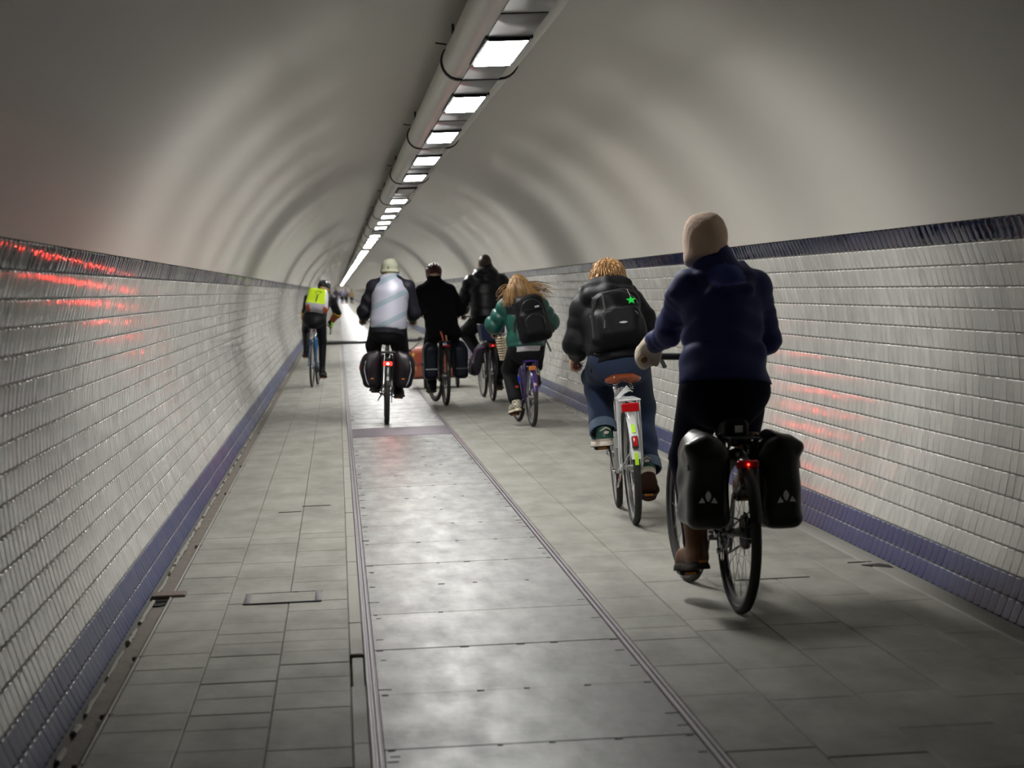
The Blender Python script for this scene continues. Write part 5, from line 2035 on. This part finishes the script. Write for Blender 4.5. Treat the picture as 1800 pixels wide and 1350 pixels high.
F_ = Rider('person in a pale reflective vest and cap riding the bicycle with the lit red lamp', bkF, (.0, .19, 1.04), (.03, .33, 1.545), (.015, .37, 1.655), shw=.185,
           elbows={-1: (-.265, .36, 1.20), 1: (.285, .36, 1.19)}, pitch=(0, 2), knee_out=(.2, .2), vox=.013, face=(0, -8))
F_.body()
F_.jacket(mat('charcoal_shell', (.006, .006, .010), .55, spec=.18, var=.2, scale=14, bump=.2, bscale=200), hem=.10, width=(.178, .172, .185, .14), flat=1.3, arm=(.075, .072, .062), wr=.006, seed=21, arm_end=.96)
M_VEST = bpy.data.materials.new('reflective_vest')
M_VEST.use_nodes = True
_nt = M_VEST.node_tree
_b = _nt.nodes['Principled BSDF']
_tc = _nt.nodes.new('ShaderNodeTexCoord')
_sx = _nt.nodes.new('ShaderNodeSeparateXYZ')
_nt.links.new(_tc.outputs['Object'], _sx.inputs[0])
_m1 = _nt.nodes.new('ShaderNodeMath')
_m1.operation = 'MULTIPLY_ADD'
_m1.inputs[1].default_value = -.50
_nt.links.new(_sx.outputs['X'], _m1.inputs[0])
_nt.links.new(_sx.outputs['Z'], _m1.inputs[2])
_m2 = _nt.nodes.new('ShaderNodeMath')
_m2.operation = 'PINGPONG'
_m2.inputs[1].default_value = .1175
_m3 = _nt.nodes.new('ShaderNodeMath')
_m3.operation = 'SUBTRACT'
_m3.inputs[1].default_value = 1.33
_nt.links.new(_m1.outputs[0], _m3.inputs[0])
_nt.links.new(_m3.outputs[0], _m2.inputs[0])
_m4 = _nt.nodes.new('ShaderNodeMath')
_m4.operation = 'LESS_THAN'
_m4.inputs[1].default_value = .030
_nt.links.new(_m2.outputs[0], _m4.inputs[0])
_mx = _nt.nodes.new('ShaderNodeMix')
_mx.data_type = 'RGBA'
_mx.inputs[6].default_value = (.215, .215, .26, 1)
_mx.inputs[7].default_value = (.135, .17, .20, 1)
_nt.links.new(_m4.outputs[0], _mx.inputs[0])
_nt.links.new(_mx.outputs[2], _b.inputs['Base Color'])
_b.inputs['Roughness'].default_value = .45
F_.jacket(M_VEST, hem=.045, width=(.178, .172, .180, .132), flat=1.28, arm=(.030, .05, .05), wr=.004, seed=22, off=.011, sleeves=False, collar=.07, collar_h=.045, name='vest')
F_.trousers(blk(), r=(.115, .085, .06), hipr=.172, seed=23)
for s in (-1, 1):
    F_.shoe(s, M_BLKJ, M_SOLEK, k=1.08)
M_CAP = mat('sage_cap', (.20, .205, .15), .8, var=.1, scale=30, bump=.25, bscale=200)
R_ = F_.headrot()
c = F_.head
S = SDF(c - .16, c + .18, .010)
S.ell(c + R_ @ V3(0, -.006, .045), V3(.092, .110, .085), R_, .02)
S.cone(c + R_ @ V3(0, -.006, .02), c + R_ @ V3(0, -.008, -.02), .096, .097, .02)
S.cone(c + R_ @ V3(-.05, .085, .0), c + R_ @ V3(.05, .085, .0), .045, .045, .02, (R_ @ V3(0, 0, 1), 3.5))
S.cut(c + R_ @ V3(0, 0, -.045), R_ @ V3(0, -.15, -1))
cp = S.mesh('cap', M_CAP, F_.root)
b = MB()
b.ring((0, 0, 0), .0985, .010, 26, 6)
b.V[-1] = (np.stack([b.V[-1][:, 1], b.V[-1][:, 2] * 1.02, b.V[-1][:, 0] * 1.8], 1)) @ R_.T + c + R_ @ V3(0, -.007, -.015)
b.build('cap_band', mat('cap_band', (.22, .22, .15), .8), cp)
b = MB()
b.box(c + R_ @ V3(-.018, -.108, .012), (.007, .004, .016), R_, bev=.003)
b.build('cap_clip', M_PLAST, cp)
S = SDF(c + V3(-.11, -.12, -.16), c + V3(.11, .1, 0), .010)
S.cone(c + R_ @ V3(0, -.03, -.05), F_.neck + V3(0, -.01, .02), .072, .07, .03)
S.mesh('neck_warmer', mat('olive_scarf', (.20, .19, .13), .9, bump=.4, bscale=120), F_.root)


def bulge(side, label):
    S = SDF((side * .20 - .17, -.22, .33), (side * .20 + .17, .22, .84), .011)
    S.box((side * .175, .0, .57), (.090, .16, .18), .06, k=.03)
    S.ell((side * .215, -.02, .60), (.085, .15, .13), None, .05)
    S.box((side * .15, .0, .73), (.075, .13, .05), .04, rot_to((side * .35, 0, 1), (1, 0, -side * .35)), k=.04)
    S.wrinkle(.003, 20, side + 4, (.5, .3, .8))
    o = S.mesh('pannier_bag', mat('plum_black_tarpaulin', (.009, .006, .009), .4, var=.25, scale=9, spec=.25), None, top=FF, label=label, category='bag')
    b_ = MB()
    b_.tube([V3(side * .235, -.158, .68), V3(side * .25, -.168, .58), V3(side * .225, -.165, .47), V3(side * .20, -.15, .42)], .005, 6)
    on(o, FF, b_).build('piping', mat('grey_piping', (.36, .37, .40), .5), o)
    b_ = MB()
    b_.tube([V3(side * .15, -.163, .488), V3(side * .165, -.168, .497), V3(side * .18, -.163, .488)], .005, 6)
    b_.box((side * .300, -.04, .60), (.006, .02, .022), bev=.004)
    on(o, FF, b_).build('orange_tab', mat('orange_tab', (.62, .20, .03), .6), o, kind='stuff')
    return o


bulge(-1, 'bulging black pannier bag with grey piping, left of the lit red lamp')
bulge(1, 'bulging black pannier bag with grey piping, between the lit lamp and the orange trailer')

# ================================================================== G: neon yellow pack cover, blue racing bicycle
FG = frame_at(-1.29, 33.02, 4.3, 3.0)
bkG = bike('blue racing bicycle close to the left wall', F=FG, R=.345, wb=1.02, tw=.016, seat=1.0, bar='drop', bar_z=.95, bar_y=.72, crank=108, fm=mat('sky_blue_paint', (.008, .09, .24), .25, var=.1, coat=.4), stand=False,
           rim=M_RIMK, name='racing_bicycle')
b = MB()
b.box((0, .16, .86), (.014, .008, .018), bev=.005)
b.build('red_blinker', M_RED, bkG['root'])
G = Rider('person in a black helmet with orange sleeves riding the blue racing bicycle', bkG, (.01, .17, 1.05), (.075, .50, 1.40), (.115, .60, 1.50), shw=.18,
          elbows={-1: (-.17, .62, 1.13), 1: (.32, .66, 1.12)}, pitch=(10, 14), knee_out=(.15, .05), vox=.014, face=(-8, -18))
G.body(hand_m=None)
M_BLKL = mat('black_lycra', (.003, .003, .0045), .5, var=.2, spec=.18)
M_ORNG = mat('burnt_orange_cloth', (.26, .045, .008), .6, var=.2, bump=.15, bscale=200)
M_YBAND = mat('yellow_band', (.75, .48, .02), .5)


def gsleeve(c):
    out = np.zeros(len(c), int)
    for s in (-1, 1):
        d = G.wrist[s] - G.el[s]
        q = ((c - G.el[s]) @ d) / (d @ d)
        near = np.linalg.norm(c - (G.el[s] + np.clip(q, -.3, 1.2)[:, None] * d), axis=1) < .09
        out[near & (q > -.12)] = 1
        out[near & (q > -.22) & (q <= -.12)] = 2
    out[(np.linalg.norm(c - G.neck, axis=1) < .085) & (c[:, 2] > G.neck[2] + .02)] = 1
    return out


G.jacket(M_BLKL, hem=.02, width=(.165, .155, .175, .13), flat=1.35, arm=(.066, .062, .052), wr=.003, seed=31, mats=[M_BLKL, M_ORNG, M_YBAND], matfn=gsleeve, collar=.068, collar_h=.045, arm_end=.95)
G.trousers(M_BLKL, r=(.095, .066, .046), hipr=.160, seed=33, wr=.0015)
for s in (-1, 1):
    G.shoe(s, M_BLKL, M_SOLEK)
    g, gd = G.hand[s]
    S = SDF(g - .12, g + .14, .010)
    S.chain([G.wrist[s] + (G.el[s] - G.wrist[s]) * .2, G.wrist[s], g + V3(0, .0, .03)], [.038, .038, .043], .02)
    S.cone(g + V3(0, .0, .02), g + V3(0, .04, -.02), .038, .034, .02)
    S.mesh('glove', M_BLKL, G.root, mats=[M_BLKL, mat('neon_green_cloth', (.22, .75, .03), .6)], matfn=lambda c, s=s, g=g: ((c[:, 0] - g[0]) * s > .018).astype(int))
helmet(G, mat('black_helmet', (.012, .012, .014), .25), mat('silver_stripe', (.34, .33, .40), .4))
b = MB()
R_ = G.headrot()
b.box(G.head + R_ @ V3(.075, -.07, .02), (.012, .012, .012), R_, bev=.004)
b.build('teal_buckle', mat('teal_plastic', (.01, .22, .20), .4), G.root)
sp, bk_ = G.spine, G.back
cG = G.neck - sp * .265 + bk_ * .165 + V3(.01, 0, 0)
RG = np.stack([V3(1, 0, 0), G.front, sp], 1)
M_NEON = mat('neon_yellow_cover', (.52, .74, .015), .45, var=.12, scale=12, bump=.2, bscale=40)
S = SDF(cG - .30, cG + .30, .010)
S.box(cG, (.165, .075, .215), .06, RG, taper=-.08)
S.wrinkle(.005, 20, 2.2, (.8, .2, .5))


def cover(c):
    z = (c - cG) @ sp
    x = c[:, 0] - cG[0]
    o = np.zeros(len(c), int)
    o[(z < -.125) | (x > .125 - .0 * z)] = 1
    o[(z < -.17) & (np.abs(x) > .10)] = 2
    return o


PG = S.mesh('backpack', M_NEON, None, top=FG, label='backpack under a neon yellow rain cover with a grey reflective border', category='bag', mats=[M_NEON, mat('grey_border', (.30, .29, .33), .5), M_ORNG], matfn=cover)
b = MB()
q0 = cG + bk_ * .082
strap_tube(b, [q0 - sp * .10, q0 + sp * .04], .008)
for s in (-1, 1):
    b.tube([q0 + sp * .03, q0 + V3(s * .05, 0, 0) + sp * .11 - bk_ * .004], .003, 5)
    b.tube([q0 + V3(s * .05, 0, 0) + sp * .11 - bk_ * .004, q0 + V3(-s * .02, 0, 0) + sp * .13 - bk_ * .004], .0025, 5)
on(PG, FG, b).build('dark_print', M_PLAST, PG, kind='stuff')

# ================================================================== orange child trailer ahead of E
FT = frame_at(0.60, 31.0, 0.0, 0.0)
TR_ = empty('bicycle_trailer', FT, 'orange cloth bicycle trailer partly hidden by the rider in the black coat', 'trailer')
M_ORT = mat('orange_trailer_cloth', (.30, .08, .045), .65, var=.2, scale=7, bump=.25, bscale=120)
S = SDF((-.48, -.10, .10), (.36, .75, .66), .012)
S.box((-.085, .33, .37), (.39, .40, .225), .07, k=.04, taper=-.10)
S.wrinkle(.004, 18, 2, (.7, .4, .5))
S.mesh('cover', M_ORT, TR_)
b = MB()
b.box((-.33, -.075, .43), (.05, .006, .10), bev=.004)
b.build('flap', mat('rust_flap', (.30, .05, .02), .6), TR_)
b = MB()
b.box((-.405, -.078, .50), (.018, .005, .022), bev=.003)
b.build('yellow_flag', mat('yellow_flag', (.70, .42, .03), .5), TR_)
b = MB()
b.box((-.35, -.02, .575), (.055, .02, .02), bev=.01)
b.build('white_panel', M_WHITEC, TR_)
b = MB()
b.tube([V3(-.44, -.10, .57), V3(-.33, -.14, .66), V3(-.30, -.15, .70), V3(.14, -.15, .70), V3(.18, -.14, .66), V3(.28, -.10, .57)], .014, 8)
b.build('push_handle', M_CHROME, TR_)
b = MB()
b.tube([V3(-.46, -.10, .55), V3(-.44, -.10, .57)], .022, 8)
b.ball((-.305, -.155, .725), .03)
b.build('handle_knob', M_PLAST, TR_)
b = MB()
b.box((-.085, .33, .165), (.36, .38, .012))
b.tube([V3(.20, .70, .20), V3(.24, 1.0, .24), V3(.10, 1.35, .36)], .014, 8)
b.build('chassis', M_BLK, TR_)
for x in (-.24, .22):
    wheel(TR_, 'trailer_wheel', V3(x, .0, .20), .20, .022, M_RIMK, nsp=16)

# ================================================================== people far down the tunnel
def walker(x, y, h, label, jk, tr, hair, hx=0.0, stride=.18):
    Fm = Matrix.Translation((x, y, 0))
    root = empty('person', Fm, label, 'person')
    k = h / 1.75
    S = SDF((-.45, -.45, 0), (.45, .45, h + .05), .034)
    S.chain([(0, 0, .92 * k), (0, 0, 1.15 * k), (0, 0, 1.40 * k)], [.13, .125, .13], .05, ((0, 1, 0), 1.4))
    S.cone((0, 0, 1.42 * k), (0, .01, 1.58 * k), .055, .05, .03)
    S.ell((0, .015, 1.64 * k), (.080, .095, .115), None, .02)
    for s in (-1, 1):
        S.chain([(s * .17, 0, 1.40 * k), (s * .24, -.02 * s, 1.12 * k), (s * .24, .10 - .08 * s, .90 * k)], [.055, .045, .036], .03)
        S.cone((s * .24, .11 - .08 * s, .87 * k), (s * .235, .13 - .08 * s, .78 * k), .04, .034, .02)
        S.chain([(s * .09, 0, .90 * k), (s * .10, s * stride * .4 + .05, .48 * k), (s * .10, s * stride, .07 * k), (s * .11, s * stride + .16, .045)], [.085, .06, .045, .045], .03)
    S.mesh('body', M_SKIN, root)
    S = SDF((-.5, -.5, .7), (.5, .5, h), .032)
    S.chain([(0, 0, .80 * k), (0, 0, 1.15 * k), (0, 0, 1.42 * k)], [.19, .18, .15], .05, ((0, 1, 0), 1.35))
    for s in (-1, 1):
        S.chain([(s * .17, 0, 1.40 * k), (s * .25, -.02 * s, 1.12 * k), (s * .245, .10 - .08 * s, .92 * k)], [.085, .07, .058], .04)
    S.cut((0, 0, .78 * k), (0, 0, -1))
    S.mesh('jacket', jk, root)
    S = SDF((-.4, -.5, .05), (.4, .5, 1.1), .032)
    S.cone((0, 0, .92 * k), (0, 0, .98 * k), .15, .15, .03, ((0, 1, 0), 1.3))
    for s in (-1, 1):
        S.chain([(s * .09, 0, .90 * k), (s * .10, s * stride * .4 + .05, .48 * k), (s * .10, s * stride, .13 * k)], [.11, .085, .07], .03)
    S.mesh('trousers', tr, root)
    S = SDF((-.2, -.2, 1.4 * k), (.2, .2, h + .1), .03)
    S.ell((0, -.005, 1.67 * k), (.10, .115, .11), None, .02)
    S.cut((0, .06, 1.62 * k), (0, 1, -.4))
    S.mesh('hair', hair, root)


J1 = mat('dark_grey_coat', (.05, .045, .06), .8)
J2 = mat('slate_coat', (.10, .09, .12), .8)
J3 = mat('pale_coat', (.42, .45, .42), .8)
J4 = mat('tan_coat', (.30, .22, .12), .8)
T1 = mat('blue_work_trousers', (.015, .03, .22), .8)
walker(-1.00, 236.0, 1.80, 'distant walker in a dark coat and bright blue trousers', J1, T1, M_HAIRD)
walker(-0.35, 240.0, 1.88, 'distant walker in a slate coat with a purplish hood', J2, blk(), mat('mauve_hood', (.16, .11, .15), .8))
walker(0.10, 243.0, 1.78, 'distant walker in a dark coat, towards the right wall', J1, blk(), M_HAIRD)
walker(-1.55, 238.0, 1.84, 'distant walker in a pale grey coat', J3, J3, mat('pale_hat', (.5, .5, .48), .8))
walker(0.75, 244.5, 1.66, 'distant walker in a tan coat near the right wall', J4, blk(), M_HAIRD)
walker(-1.62, 224.5, 1.50, 'short distant walker in a brown coat near the left wall', mat('brown_coat', (.14, .08, .05), .8), blk(), M_HAIRD)
